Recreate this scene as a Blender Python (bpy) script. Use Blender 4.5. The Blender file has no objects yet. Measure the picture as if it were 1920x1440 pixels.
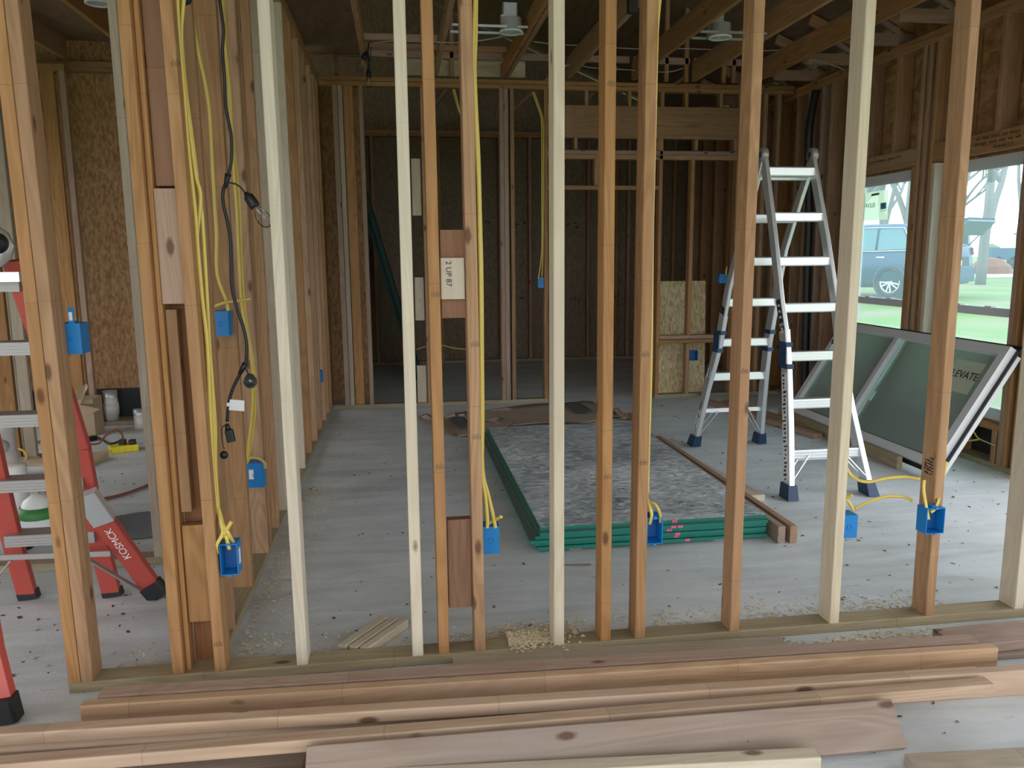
import bpy, bmesh, math, random
from mathutils import Vector, Matrix
PI = math.pi
C = bpy.context.scene.collection

# ---------------------------------------------------------------- camera
cam = bpy.data.cameras.new('camera'); co = bpy.data.objects.new('camera', cam); C.objects.link(co)
FW, RT, UP = [Vector(v) for v in [(0.1383,0.9774,-0.1597),(0.9899,-0.1415,-0.008829),(0.03123,0.1568,0.9871)]]
m = Matrix((RT, UP, -FW)).transposed().to_4x4(); m.translation = Vector((0, 0, 1.44)); co.matrix_world = m
cam.sensor_width = 36; cam.sensor_fit = 'HORIZONTAL'; cam.lens = 27.708
cam.clip_start = .02; cam.clip_end = 400
bpy.context.scene.camera = co

# ---------------------------------------------------------------- daylight
SKY = 3.45
w = bpy.data.worlds.new('overcast_sky'); bpy.context.scene.world = w; w.use_nodes = True
nt = w.node_tree; nt.nodes.clear()
wo = nt.nodes.new('ShaderNodeOutputWorld'); bg = nt.nodes.new('ShaderNodeBackground')
tc = nt.nodes.new('ShaderNodeTexCoord'); nz = nt.nodes.new('ShaderNodeTexNoise'); nz.inputs['Scale'].default_value = 2.2
cr = nt.nodes.new('ShaderNodeValToRGB')
cr.color_ramp.elements[0].position = .3; cr.color_ramp.elements[0].color = (.83, .92, 1, 1)
cr.color_ramp.elements[1].position = .7; cr.color_ramp.elements[1].color = (.97, .99, 1, 1)
nt.links.new(tc.outputs['Generated'], nz.inputs['Vector']); nt.links.new(nz.outputs['Fac'], cr.inputs['Fac'])
nt.links.new(cr.outputs['Color'], bg.inputs['Color']); bg.inputs['Strength'].default_value = SKY
nt.links.new(bg.outputs[0], wo.inputs['Surface'])
vs = bpy.context.scene.view_settings
vs.view_transform = 'Standard'; vs.look = 'None'; vs.gamma = 1; vs.use_curve_mapping = False; vs.exposure = 0.0

# ---------------------------------------------------------------- materials
def newmat(name):
    m = bpy.data.materials.new(name); m.use_nodes = True; n = m.node_tree; n.nodes.clear()
    o = n.nodes.new('ShaderNodeOutputMaterial'); p = n.nodes.new('ShaderNodeBsdfPrincipled')
    n.links.new(p.outputs[0], o.inputs['Surface']); return m, n, p, o
def N(n, t, **k):
    x = n.nodes.new('ShaderNode' + t)
    for a, b in k.items():
        if a in ('operation', 'blend_type', 'data_type', 'wave_type', 'feature', 'noise_dimensions', 'use_clamp', 'clamp'): setattr(x, a, b)
        else: x.inputs[a.replace('_', ' ')].default_value = b
    return x
def ramp(n, fac, stops):
    r = n.nodes.new('ShaderNodeValToRGB'); e = r.color_ramp.elements
    while len(e) < len(stops): e.new(.5)
    for i, (p, c) in enumerate(stops): e[i].position = p; e[i].color = (*c, 1) if len(c) == 3 else c
    n.links.new(fac, r.inputs['Fac']); return r.outputs['Color']
def math_(n, op, a, b=None, cl=False):
    x = n.nodes.new('ShaderNodeMath'); x.operation = op; x.use_clamp = cl
    for i, v in enumerate((a, b)):
        if v is None: continue
        if isinstance(v, (int, float)): x.inputs[i].default_value = v
        else: n.links.new(v, x.inputs[i])
    return x.outputs[0]
def mixc(n, f, a, b, bt='MIX'):
    x = n.nodes.new('ShaderNodeMix'); x.data_type = 'RGBA'; x.blend_type = bt
    for i, v in ((0, f), (6, a), (7, b)):
        if isinstance(v, (int, float)): x.inputs[i].default_value = v
        elif isinstance(v, tuple): x.inputs[i].default_value = (*v, 1)
        else: n.links.new(v, x.inputs[i])
    return x.outputs[2]
def srgb(r, g, b): return tuple(((c/255)/12.92 if c/255 <= .04045 else ((c/255+.055)/1.055)**2.4) for c in (r, g, b))

def coords(n, scale, rnd=True):
    t = n.nodes.new('ShaderNodeTexCoord'); v = t.outputs['Object']
    if rnd:
        oi = n.nodes.new('ShaderNodeObjectInfo')
        a = n.nodes.new('ShaderNodeVectorMath'); a.operation = 'SCALE'; a.inputs[0].default_value = (13, 29, 57)
        n.links.new(oi.outputs['Random'], a.inputs['Scale'])
        b = n.nodes.new('ShaderNodeVectorMath'); b.operation = 'ADD'; n.links.new(v, b.inputs[0]); n.links.new(a.outputs[0], b.inputs[1]); v = b.outputs[0]
    s = n.nodes.new('ShaderNodeVectorMath'); s.operation = 'MULTIPLY'; s.inputs[1].default_value = scale
    n.links.new(v, s.inputs[0]); return s.outputs[0], v

def wood(name, c1, c2, knotc=(.10, .04, .018), knots=1.0, var=.32, pink=None, rough=.62, fj=1.0):
    m, n, p, o = newmat(name)
    sv, v = coords(n, (1, 1, .045))
    n1 = N(n, 'TexNoise', Scale=46.0, Detail=4.0, Roughness=.65); n.links.new(sv, n1.inputs['Vector'])
    sv2, _ = coords(n, (1, 1, .10))
    n2 = N(n, 'TexNoise', Scale=7.5, Detail=2.0, Distortion=.5); n.links.new(sv2, n2.inputs['Vector'])
    bands = math_(n, 'MULTIPLY_ADD', math_(n, 'SINE', math_(n, 'MULTIPLY', n2.outputs['Fac'], 75.0)), .5); n.nodes[-1]
    bands.node.inputs[2].default_value = .5
    f = math_(n, 'ADD', math_(n, 'MULTIPLY', n1.outputs['Fac'], 1.35), math_(n, 'MULTIPLY', bands, .36))
    f = math_(n, 'SUBTRACT', f, .52, True)
    col = mixc(n, f, c1, c2)
    # slow change of tone along the board
    sv3, _ = coords(n, (.6, .6, .25))
    n3 = N(n, 'TexNoise', Scale=5.0, Detail=1.0); n.links.new(sv3, n3.inputs['Vector'])
    col = mixc(n, math_(n, 'MULTIPLY', math_(n, 'SUBTRACT', n3.outputs['Fac'], .42, True), 1.6, True), col, pink or tuple(c*.72 for c in c1))
    # finger jointed lengths of slightly different tone
    sp = n.nodes.new('ShaderNodeSeparateXYZ'); n.links.new(v, sp.inputs[0]); zz = math_(n, 'MULTIPLY', sp.outputs[2], 1.55)
    wn = n.nodes.new('ShaderNodeTexWhiteNoise'); wn.noise_dimensions = '1D'; n.links.new(math_(n, 'FLOOR', zz), wn.inputs['W'])
    col = mixc(n, math_(n, 'MULTIPLY', math_(n, 'SUBTRACT', wn.outputs['Value'], .45, True), .55*fj, True), col, tuple(c*.55 for c in c1))
    col = mixc(n, math_(n, 'MULTIPLY', math_(n, 'LESS_THAN', math_(n, 'FRACT', zz), .004), .32*fj), col, knotc)
    # knots
    sk, _ = coords(n, (1, 1, .42))
    vo = N(n, 'TexVoronoi', Scale=9.5); n.links.new(sk, vo.inputs['Vector'])
    sep = n.nodes.new('ShaderNodeSeparateColor'); n.links.new(vo.outputs['Color'], sep.inputs[0])
    gate = math_(n, 'GREATER_THAN', sep.outputs[0], 1-.6*knots)
    nd = N(n, 'TexNoise', Scale=60.0); n.links.new(v, nd.inputs['Vector'])
    dist = math_(n, 'ADD', vo.outputs['Distance'], math_(n, 'MULTIPLY', nd.outputs['Fac'], .05))
    k = math_(n, 'MULTIPLY', math_(n, 'SUBTRACT', 1.0, math_(n, 'MULTIPLY', math_(n, 'SUBTRACT', dist, .10), 14.0), True), gate)
    col = mixc(n, math_(n, 'MULTIPLY', k, .85), col, knotc)
    oi = n.nodes.new('ShaderNodeObjectInfo')
    h = n.nodes.new('ShaderNodeHueSaturation'); n.links.new(col, h.inputs['Color'])
    n.links.new(math_(n, 'MULTIPLY_ADD', oi.outputs['Random'], var), h.inputs['Value']); h.inputs['Value'].links[0].from_node.inputs[2].default_value = 1-var/2
    r2 = math_(n, 'FRACT', math_(n, 'MULTIPLY', oi.outputs['Random'], 7.31))
    n.links.new(math_(n, 'MULTIPLY_ADD', r2, .25), h.inputs['Saturation']); h.inputs['Saturation'].links[0].from_node.inputs[2].default_value = .85
    n.links.new(h.outputs[0], p.inputs['Base Color']); p.inputs['Roughness'].default_value = rough; p.inputs['Specular IOR Level'].default_value = .25
    bu = N(n, 'Bump', Strength=.12, Distance=.002); n.links.new(f, bu.inputs['Height']); n.links.new(bu.outputs[0], p.inputs['Normal'])
    return m
FIR = wood('fir', (.44, .248, .118), (.235, .112, .046), pink=(.375, .20, .105))
PALE = wood('pale_spruce', (.64, .55, .415), (.48, .385, .265), knots=.4, var=.10, knotc=(.15, .08, .04), pink=(.56, .48, .38), fj=.25)
GREY = wood('greyish_spruce', (.46, .38, .295), (.33, .27, .205), knots=.5, var=.15, knotc=(.16, .10, .07))
PINK = wood('pinkish_fir', (.42, .275, .195), (.27, .16, .105), pink=(.38, .25, .20), var=.22)
TREAT = wood('treated_pine', (.38, .31, .205), (.22, .175, .10), knots=.5, var=.12, knotc=(.08, .05, .03))
FLOOR_FIR = wood('loose_fir', (.56, .365, .22), (.35, .20, .105), pink=(.48, .33, .25), var=.2, knots=1.2)
OLD = wood('weathered_fir', (.38, .265, .20), (.22, .145, .105), pink=(.33, .26, .22), var=.12, knots=1.6, fj=.25)
REDW = wood('reddish_fir_block', (.32, .155, .078), (.20, .085, .04), pink=(.33, .165, .09), var=.15, knots=.3)

def osb(name, c1, c2, c3, sc=1.0, rough=.7):
    m, n, p, o = newmat(name); v = n.nodes.new('ShaderNodeTexCoord').outputs['Object']
    fs = []
    vo = N(n, 'TexVoronoi', Scale=9.0*sc); n.links.new(v, vo.inputs['Vector'])
    sep = n.nodes.new('ShaderNodeSeparateColor'); n.links.new(vo.outputs['Color'], sep.inputs[0])
    for i, rot in enumerate(((.3, .5, .2), (1.2, .9, 1.4), (2.1, 2.2, .9))):
        mp = n.nodes.new('ShaderNodeMapping'); mp.inputs['Rotation'].default_value = rot; mp.inputs['Scale'].default_value = (1, .16, .35)
        n.links.new(v, mp.inputs['Vector']); t = N(n, 'TexNoise', Scale=42.0*sc, Detail=2.0, Distortion=.4); n.links.new(mp.outputs[0], t.inputs['Vector']); fs.append(t.outputs['Fac'])
    a = mixc(n, math_(n, 'GREATER_THAN', sep.outputs[0], .5), fs[0], fs[1]); b = mixc(n, math_(n, 'GREATER_THAN', sep.outputs[1], .6), a, fs[2])
    col = ramp(n, b, [(.30, c2), (.48, c1), (.66, c3)])
    n.links.new(col, p.inputs['Base Color']); p.inputs['Roughness'].default_value = rough
    bu = N(n, 'Bump', Strength=.25, Distance=.003); n.links.new(b, bu.inputs['Height']); n.links.new(bu.outputs[0], p.inputs['Normal'])
    return m
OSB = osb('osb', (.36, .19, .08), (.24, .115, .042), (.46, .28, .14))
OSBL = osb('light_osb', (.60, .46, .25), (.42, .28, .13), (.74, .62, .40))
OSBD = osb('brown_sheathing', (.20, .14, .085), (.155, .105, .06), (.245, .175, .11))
PLY = osb('plywood', (.21, .14, .08), (.17, .11, .06), (.24, .165, .10), .35)

def plain(name, col, rough=.5, metal=0., spec=.5, bump=0., bscale=40., var=0., clear=0.):
    m, n, p, o = newmat(name)
    v = n.nodes.new('ShaderNodeTexCoord').outputs['Object']
    t = N(n, 'TexNoise', Scale=bscale, Detail=3.0); n.links.new(v, t.inputs['Vector'])
    n.links.new(mixc(n, math_(n, 'MULTIPLY', t.outputs['Fac'], max(var, .08)), col, tuple(c*.55 for c in col)), p.inputs['Base Color'])
    p.inputs['Roughness'].default_value = rough; p.inputs['Metallic'].default_value = metal; p.inputs['Specular IOR Level'].default_value = spec
    if bump: bu = N(n, 'Bump', Strength=bump, Distance=.004); n.links.new(t.outputs['Fac'], bu.inputs['Height']); n.links.new(bu.outputs[0], p.inputs['Normal'])
    return m
BLUE = plain('blue_plastic', (.006, .19, .52), .38)
BLUESH = plain('shaded_blue_plastic', (.004, .10, .32), .45)  # darker copy of the blue plastic, shade of the hollow put into its colour
YEL = plain('yellow_cable', (.66, .49, .10), .35)
YELP = plain('yellow_plastic', (.86, .72, .02), .4)
BLK = plain('black_rubber', (.012, .013, .014), .45)
NAVY = plain('navy_plastic', (.012, .045, .11), .45)
WHT = plain('white_plastic', (.82, .82, .82), .4)
VINYL = plain('white_vinyl', (.66, .65, .66), .38)
ALU = plain('aluminium', (.80, .83, .85), .34, .75, .5, .05, 12.)
ALUD = plain('dull_aluminium', (.40, .37, .36), .45, .5)
GALV = plain('galvanised_steel', (.62, .66, .68), .4, .6, .5, .05, 30., .5)
RED = plain('red_fibreglass', (.50, .08, .06), .38, var=.15)
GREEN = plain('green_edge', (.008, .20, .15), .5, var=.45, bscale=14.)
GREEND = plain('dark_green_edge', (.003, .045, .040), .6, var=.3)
PINKP = plain('pink_paint', (.80, .13, .25), .6)
PAPER = plain('kraft_paper', (.46, .36, .28), .75, bump=.5, bscale=5., var=.35)
CARD = plain('cardboard', (.50, .36, .23), .8, bump=.1, bscale=20., var=.2)
BRGREY = plain('brown_grey_panel_face', (.22, .19, .16), .6, var=.3)  # plain brown-grey faces of the lower panels
GREYV = plain('grey_fabric', (.12, .125, .13), .7, bump=.3, bscale=9.)
PVC = plain('white_pvc', (.75, .72, .68), .35)
PVCD = plain('off_white_cable', (.42, .38, .32), .5)
WRAP = plain('black_housewrap', (.016, .018, .02), .5, bump=.5, bscale=12.)
LABEL = plain('dark_label', (.03, .03, .035), .4)
INK = plain('ink', (.03, .028, .03), .6)
CHALK = plain('chalk', (.92, .88, .88), .7)
STICK = plain('sticker_paper', (.74, .72, .60), .6, var=.15)
TEAL = plain('teal_print', (.10, .45, .55), .6)
SAW = plain('sawdust', (.80, .66, .44), .8, var=.5, bscale=60.)
DIRT = plain('dark_debris', (.10, .065, .045), .8)
BAGG = plain('green_bag', (.05, .22, .05), .5)
CARB = plain('dark_blue_car_paint', (.03, .085, .155), .22, .3, .6)
CARG = plain('car_window', (.11, .24, .27), .12)
TYRE = plain('tyre', (.03, .035, .04), .7)
TAIL = plain('tail_lamp', (.65, .06, .08), .25)
ROADM = plain('gravel_road', (.55, .47, .42), .9, var=.5, bscale=3.)
BARK = plain('bark', (.24, .22, .21), .9, var=.4)
LEAF = plain('dark_evergreen', (.12, .18, .12), .9)
RUST = plain('red_brown', (.22, .07, .04), .7)

def glass(name, tint, haze, gl=.12, hc=(.62, .92, 1)):
    m, n, p, o = newmat(name); n.nodes.remove(p)
    t = n.nodes.new('ShaderNodeBsdfTransparent'); t.inputs[0].default_value = (*tint, 1)
    d = n.nodes.new('ShaderNodeBsdfTranslucent'); d.inputs[0].default_value = (*hc, 1)
    g = n.nodes.new('ShaderNodeBsdfGlossy'); g.inputs['Roughness'].default_value = .02; g.inputs[0].default_value = (.9, 1, .97, 1)
    a = n.nodes.new('ShaderNodeMixShader'); a.inputs[0].default_value = haze
    b = n.nodes.new('ShaderNodeMixShader'); lw = n.nodes.new('ShaderNodeLayerWeight'); lw.inputs[0].default_value = gl
    n.links.new(t.outputs[0], a.inputs[1]); n.links.new(d.outputs[0], a.inputs[2])
    n.links.new(lw.outputs['Fresnel'], b.inputs[0]); n.links.new(a.outputs[0], b.inputs[1]); n.links.new(g.outputs[0], b.inputs[2])
    n.links.new(b.outputs[0], o.inputs['Surface']); return m
def hazed_glass(name, tint, haze, gl, hc):
    m = glass(name, tint, haze, gl, hc); n = m.node_tree
    for x in list(n.nodes):
        if x.type == 'BSDF_TRANSLUCENT':
            d = n.nodes.new('ShaderNodeBsdfDiffuse'); d.inputs[0].default_value = (*hc, 1); a = n.nodes.new('ShaderNodeMixShader'); to = x.outputs[0].links[0].to_socket
            n.links.new(x.outputs[0], a.inputs[1]); n.links.new(d.outputs[0], a.inputs[2]); n.links.new(a.outputs[0], to)
    return m
PANE = glass('window_glass', (.88, .97, 1), .10, .12, (.75, .93, 1))
PANEG = hazed_glass('hazed_green_glass', (.88, .97, .92), .42, .3, (.85, .95, .86))  # diffuse haze put into the pane in place of reflections
BULB = glass('bulb_glass', (.95, .95, .95), .03, .15, (1, 1, 1))
STICKT = glass('paper_against_the_light', (.35, .38, .30), .75, .02, (.62, .66, .50))

def concrete():
    m, n, p, o = newmat('concrete'); v = n.nodes.new('ShaderNodeTexCoord').outputs['Object']
    a = N(n, 'TexNoise', Scale=1.1, Detail=5.0, Roughness=.62); n.links.new(v, a.inputs['Vector'])
    mp = n.nodes.new('ShaderNodeMapping'); mp.inputs['Scale'].default_value = (.35, 2.4, 1); mp.inputs['Rotation'].default_value = (0, 0, -.35); n.links.new(v, mp.inputs['Vector'])
    b = N(n, 'TexNoise', Scale=2.6, Detail=6.0, Roughness=.7, Distortion=.6); n.links.new(mp.outputs[0], b.inputs['Vector'])
    c = N(n, 'TexNoise', Scale=60.0, Detail=3.0); n.links.new(v, c.inputs['Vector'])
    f = math_(n, 'ADD', math_(n, 'MULTIPLY', a.outputs['Fac'], .45), math_(n, 'MULTIPLY', b.outputs['Fac'], .55))
    col = ramp(n, f, [(.30, (.40, .42, .43)), (.5, (.64, .68, .70)), (.66, (.82, .85, .87))])
    col = mixc(n, math_(n, 'MULTIPLY', c.outputs['Fac'], .22), col, (.42, .41, .40))
    mk = N(n, 'TexNoise', Scale=9.0, Detail=4.0, Roughness=.8); n.links.new(mp.outputs[0], mk.inputs['Vector'])
    col = mixc(n, math_(n, 'MULTIPLY', math_(n, 'GREATER_THAN', mk.outputs['Fac'], .66), .35), col, (.14, .12, .11))
    n.links.new(col, p.inputs['Base Color'])
    n.links.new(math_(n, 'MULTIPLY_ADD', b.outputs['Fac'], .4), p.inputs['Roughness']); p.inputs['Roughness'].links[0].from_node.inputs[2].default_value = .32
    bu = N(n, 'Bump', Strength=.35, Distance=.01); n.links.new(math_(n, 'ADD', b.outputs['Fac'], math_(n, 'MULTIPLY', c.outputs['Fac'], .25)), bu.inputs['Height']); n.links.new(bu.outputs[0], p.inputs['Normal'])
    return m
CONC = concrete()
def facing():
    m, n, p, o = newmat('scuffed_sheen_panel_face'); v = n.nodes.new('ShaderNodeTexCoord').outputs['Object']
    mp = n.nodes.new('ShaderNodeMapping'); mp.inputs['Scale'].default_value = (1, 1.7, 1); mp.inputs['Rotation'].default_value = (0, 0, .4); n.links.new(v, mp.inputs['Vector'])
    a = N(n, 'TexNoise', Scale=7.5, Detail=10.0, Roughness=.70, Distortion=2.2); n.links.new(mp.outputs[0], a.inputs['Vector'])
    b = N(n, 'TexNoise', Scale=1.6, Detail=2.0); n.links.new(v, b.inputs['Vector'])
    f = math_(n, 'ADD', math_(n, 'MULTIPLY', a.outputs['Fac'], .8), math_(n, 'MULTIPLY', b.outputs['Fac'], .3))
    col = ramp(n, f, [(.38, (.10, .12, .14)), (.50, (.34, .38, .41)), (.58, (.56, .60, .63)), (.66, (.86, .90, .92))])  # pale mottling holds scuffs plus window reflections put into the colour
    n.links.new(col, p.inputs['Base Color']); p.inputs['Roughness'].default_value = .38; p.inputs['Specular IOR Level'].default_value = .6
    bu = N(n, 'Bump', Strength=.3, Distance=.004); n.links.new(a.outputs['Fac'], bu.inputs['Height']); n.links.new(bu.outputs[0], p.inputs['Normal'])
    return m
FACE = facing()
def grass():
    m, n, p, o = newmat('lawn'); v = n.nodes.new('ShaderNodeTexCoord').outputs['Object']
    a = N(n, 'TexNoise', Scale=.7, Detail=5.0); n.links.new(v, a.inputs['Vector']); b = N(n, 'TexNoise', Scale=6.0, Detail=4.0); n.links.new(v, b.inputs['Vector'])
    col = ramp(n, a.outputs['Fac'], [(.34, (.30, .24, .17)), (.46, (.22, .25, .09)), (.62, (.13, .25, .04))])
    col = mixc(n, math_(n, 'MULTIPLY', b.outputs['Fac'], .55), col, (.12, .20, .06))
    n.links.new(col, p.inputs['Base Color']); p.inputs['Roughness'].default_value = .9
    return m
LAWN = grass()

# ---------------------------------------------------------------- object helpers
W = {}
def link(name, me, mat, loc=(0, 0, 0), mat3=None, parent=None, label=None, cat=None, group=None, kind=None):
    o = bpy.data.objects.new(name, me); C.objects.link(o)
    if mat is not None and me is not None and hasattr(me, 'materials') and not me.materials: me.materials.append(mat)
    M = (mat3.to_4x4() if mat3 else Matrix.Identity(4)); M.translation = Vector(loc)
    W[o] = M
    if parent is not None:
        o.parent = parent; o.matrix_basis = W[parent].inverted() @ M
    else: o.matrix_basis = M
    if label: o['label'] = label
    if cat: o['category'] = cat
    if group: o['group'] = group
    if kind: o['kind'] = kind
    return o
def thing(name, label, cat, loc=(0, 0, 0), group=None, kind=None, rotz=0):
    return link(name, None, None, loc, Matrix.Rotation(rotz, 3, 'Z') if rotz else None, None, label, cat, group, kind)

class MB:
    def __init__(s): s.v = []; s.f = []; s.sm = []; s.mi = []; s.m = 0
    def add(s, vs, fs, smooth=False):
        b = len(s.v); s.v += [tuple(v) for v in vs]
        for f in fs: s.f.append([b+i for i in f]); s.sm.append(smooth); s.mi.append(s.m)
        return s
    def box(s, x0, x1, y0, y1, z0, z1):
        v = [(x, y, z) for z in (z0, z1) for y in (y0, y1) for x in (x0, x1)]
        return s.add(v, [(0, 2, 3, 1), (4, 5, 7, 6), (0, 1, 5, 4), (2, 6, 7, 3), (0, 4, 6, 2), (1, 3, 7, 5)])
    def hexa(s, v): return s.add(v, [(0, 3, 2, 1), (4, 5, 6, 7), (0, 1, 5, 4), (1, 2, 6, 5), (2, 3, 7, 6), (3, 0, 4, 7)])
    def quad(s, *p): return s.add(p, [tuple(range(len(p)))])
    def beam(s, p0, p1, w, h, up=(0, 0, 1), ch=.0):
        p0, p1 = Vector(p0), Vector(p1); z = (p1-p0).normalized(); u = Vector(up); y = (u-u.dot(z)*z).normalized(); x = y.cross(z)
        pr = prof(w, h, ch); n = len(pr)
        vs = [p0+x*a+y*b for a, b in pr]+[p1+x*a+y*b for a, b in pr]
        return s.add(vs, [tuple(range(n))[::-1], tuple(range(n, 2*n))]+[(i, (i+1) % n, n+(i+1) % n, n+i) for i in range(n)])
    def tube(s, pts, r, n=8, smooth=True, flat=1.0, taper=None):
        pts = [Vector(p) for p in pts]; L = len(pts); vs = []; pn = None
        for i, p in enumerate(pts):
            t = (pts[min(i+1, L-1)]-pts[max(i-1, 0)])
            if t.length < 1e-9: t = Vector((0, 0, 1))
            t.normalize()
            if pn is None: a = Vector((0, 1, 0)) if abs(t.y) < .9 else Vector((1, 0, 0))
            else: a = pn
            a = (a-a.dot(t)*t).normalized(); pn = a; b = t.cross(a)
            rr = r if taper is None else r+(taper-r)*i/max(L-1, 1)
            vs += [p+a*math.cos(2*PI*k/n)*rr*flat+b*math.sin(2*PI*k/n)*rr for k in range(n)]
        fs = [(i*n+k, i*n+(k+1) % n, (i+1)*n+(k+1) % n, (i+1)*n+k) for i in range(L-1) for k in range(n)]
        s.add(vs, fs, smooth); b = len(s.v)-len(vs)
        s.f += [[b+k for k in range(n)][::-1], [b+(L-1)*n+k for k in range(n)]]; s.sm += [False]*2; s.mi += [s.m]*2
        return s
    def lathe(s, o, axis, prf, n=20, smooth=True):
        o = Vector(o); z = Vector(axis).normalized(); a = Vector((1, 0, 0)) if abs(z.x) < .9 else Vector((0, 1, 0)); a = (a-a.dot(z)*z).normalized(); b = z.cross(a)
        vs = [o+z*h+(a*math.cos(2*PI*k/n)+b*math.sin(2*PI*k/n))*r for r, h in prf for k in range(n)]
        return s.add(vs, [(i*n+k, i*n+(k+1) % n, (i+1)*n+(k+1) % n, (i+1)*n+k) for i in range(len(prf)-1) for k in range(n)], smooth)
    def mesh(s, name, loc=(0, 0, 0), inv=None):
        me = bpy.data.meshes.new(name); L = Vector(loc)
        vs = [Vector(v)-L for v in s.v]
        if inv: vs = [inv @ v for v in vs]
        me.from_pydata(vs, [], s.f); me.update()
        for i, p in enumerate(me.polygons): p.use_smooth = s.sm[i]; p.material_index = s.mi[i]
        return me
    def build(s, name, mat, parent=None, loc=None, mats=None, **k):
        if loc is None:
            xs = list(zip(*s.v)); loc = [(min(c)+max(c))/2 for c in xs]
        me = s.mesh(name, loc)
        for q in (mats or [mat]): me.materials.append(q)
        return link(name, me, None, loc, None, parent, **k)
def prof(w, h, c):
    w, h = w/2, h/2
    if c <= 0: return [(-w, -h), (w, -h), (w, h), (-w, h)]
    o = []
    for sx, sy, a0 in ((1, -1, -90), (1, 1, 0), (-1, 1, 90), (-1, -1, 180)):
        for a in (0, 45, 90):
            t = math.radians(a0+a); o.append((sx*(w-c)+math.cos(t)*c, sy*(h-c)+math.sin(t)*c))
    return o
def board(name, p0, p1, w, h, mat, parent=None, up=(0, 0, 1), ch=.004, **k):
    """a straight piece of lumber; its own local Z runs along the grain"""
    p0, p1 = Vector(p0), Vector(p1); z = (p1-p0).normalized(); u = Vector(up)
    if abs(u.dot(z)) > .95: u = Vector((0, 1, 0)) if abs(z.y) < .9 else Vector((1, 0, 0))
    y = (u-u.dot(z)*z).normalized(); x = y.cross(z); L = (p1-p0).length
    mb = MB().beam((0, 0, -L/2), (0, 0, L/2), w, h, (0, 1, 0), ch)
    return link(name, mb.mesh(name), mat, (p0+p1)/2, Matrix((x, y, z)).transposed(), parent, **k)
def vstud(parent, x0, x1, y0, y1, z0, z1, mat=None, name='stud', xt=None, **k):
    """upright lumber; xt = x shift of the top"""
    d = xt or 0
    return board(name, ((x0+x1)/2, (y0+y1)/2, z0), ((x0+x1)/2+d, (y0+y1)/2, z1), x1-x0, y1-y0, mat or FIR, parent, up=(0, 1, 0), **k)
def hboard(parent, name, axis, a0, a1, b0, b1, z0, z1, mat=None, **k):
    """lumber lying along x or y"""
    if axis == 'x': return board(name, (a0, (b0+b1)/2, (z0+z1)/2), (a1, (b0+b1)/2, (z0+z1)/2), b1-b0, z1-z0, mat or FIR, parent, **k)
    return board(name, ((b0+b1)/2, a0, (z0+z1)/2), ((b0+b1)/2, a1, (z0+z1)/2), b1-b0, z1-z0, mat or FIR, parent, **k)
def smooth(pts, n=6):
    pts = [Vector(p) for p in pts]; out = []
    for i in range(len(pts)-1):
        a, b, c, d = pts[max(i-1, 0)], pts[i], pts[i+1], pts[min(i+2, len(pts)-1)]
        for k in range(n):
            t = k/n; out.append(.5*((2*b)+(c-a)*t+(2*a-5*b+4*c-d)*t*t+(3*b-a-3*c+d)*t**3))
    out.append(pts[-1]); return out
def text(s, size, pos, xdir, ydir, mat, parent, name='lettering', thick=.0006):
    cu = bpy.data.curves.new(name, 'FONT'); cu.body = s; cu.size = size; cu.extrude = thick; cu.align_x = 'CENTER'; cu.align_y = 'CENTER'
    o = bpy.data.objects.new('tmp', cu); C.objects.link(o); bpy.context.view_layer.update()
    me = bpy.data.meshes.new_from_object(o.evaluated_get(bpy.context.evaluated_depsgraph_get())); bpy.data.objects.remove(o)
    x = Vector(xdir).normalized(); y = Vector(ydir); y = (y-y.dot(x)*x).normalized(); z = x.cross(y)
    me.materials.clear(); return link(name, me, mat, pos, Matrix((x, y, z)).transposed(), parent)
R = random.Random(7)

# ================================================================ SETTING
MB().box(-4.75, 4.06, -3.2, 10.95, -.30, 0).build('floor', CONC, loc=(0, 0, 0), kind='structure')
# ---- right exterior wall (x 3.92..4.06), with two windows
wr = MB()
AY0, AY1, BY0, BY1, WZ0, WZ1 = 5.735, 6.575, 4.62, 5.46, .315, 2.09
X0, X1 = 4.06, 4.072
for y0, y1, z0, z1 in ((1.95, 4.3, 2.25, 3.22), (4.3, BY0, 0, 3.22), (BY1, AY0, 0, 3.22), (AY1, 10.9, 0, 3.22), (BY0, BY1, 0, WZ0), (BY0, BY1, WZ1, 3.22), (AY0, AY1, 0, WZ0), (AY0, AY1, WZ1, 3.22)):
    wr.box(X0, X1, y0, y1, z0, z1)
wall_right = wr.build('wall_right', OSB, loc=(4.06, 6, 1.5), kind='structure')
MB().box(4.056, 4.060, 4.32, 7.0, .04, .285).build('housewrap', WRAP, wall_right)
S = lambda y0, y1, z0=.038, z1=3.0, mat=None, name='stud', **k: vstud(wall_right, 3.92, 4.056, y0, y1, z0, z1, mat, name, **k)
hboard(wall_right, 'bottom_plate', 'y', 4.3, 7.60, 3.92, 4.056, 0, .038, TREAT)
hboard(wall_right, 'bottom_plate', 'y', 7.72, 10.75, 3.92, 4.056, 0, .038, TREAT)
hboard(wall_right, 'top_plate', 'y', 1.95, 10.75, 3.92, 4.056, 2.955, 3.0)
hboard(wall_right, 'top_plate', 'y', 1.95, 10.75, 3.92, 4.056, 3.0, 3.04)
for y in (2.0, 2.42, 2.83, 3.24, 3.65, 4.05): S(y, y+.038, z0=2.25, z1=2.955, name='cripple_stud')
S(4.3, 4.338, z1=2.955)
MB().box(-4.75, 4.06, -2.6, -2.58, 2.35, 3.4).build('unseen_light_header', OSB, kind='structure')  # unseen header behind the camera, added to keep the daylight low
for y0, mt in ((4.582, PINK), (4.542, FIR), (4.46, FIR)): S(y0, y0+.038, z1=2.955 if y0 < 4.58 else WZ1, mat=mt)
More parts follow.
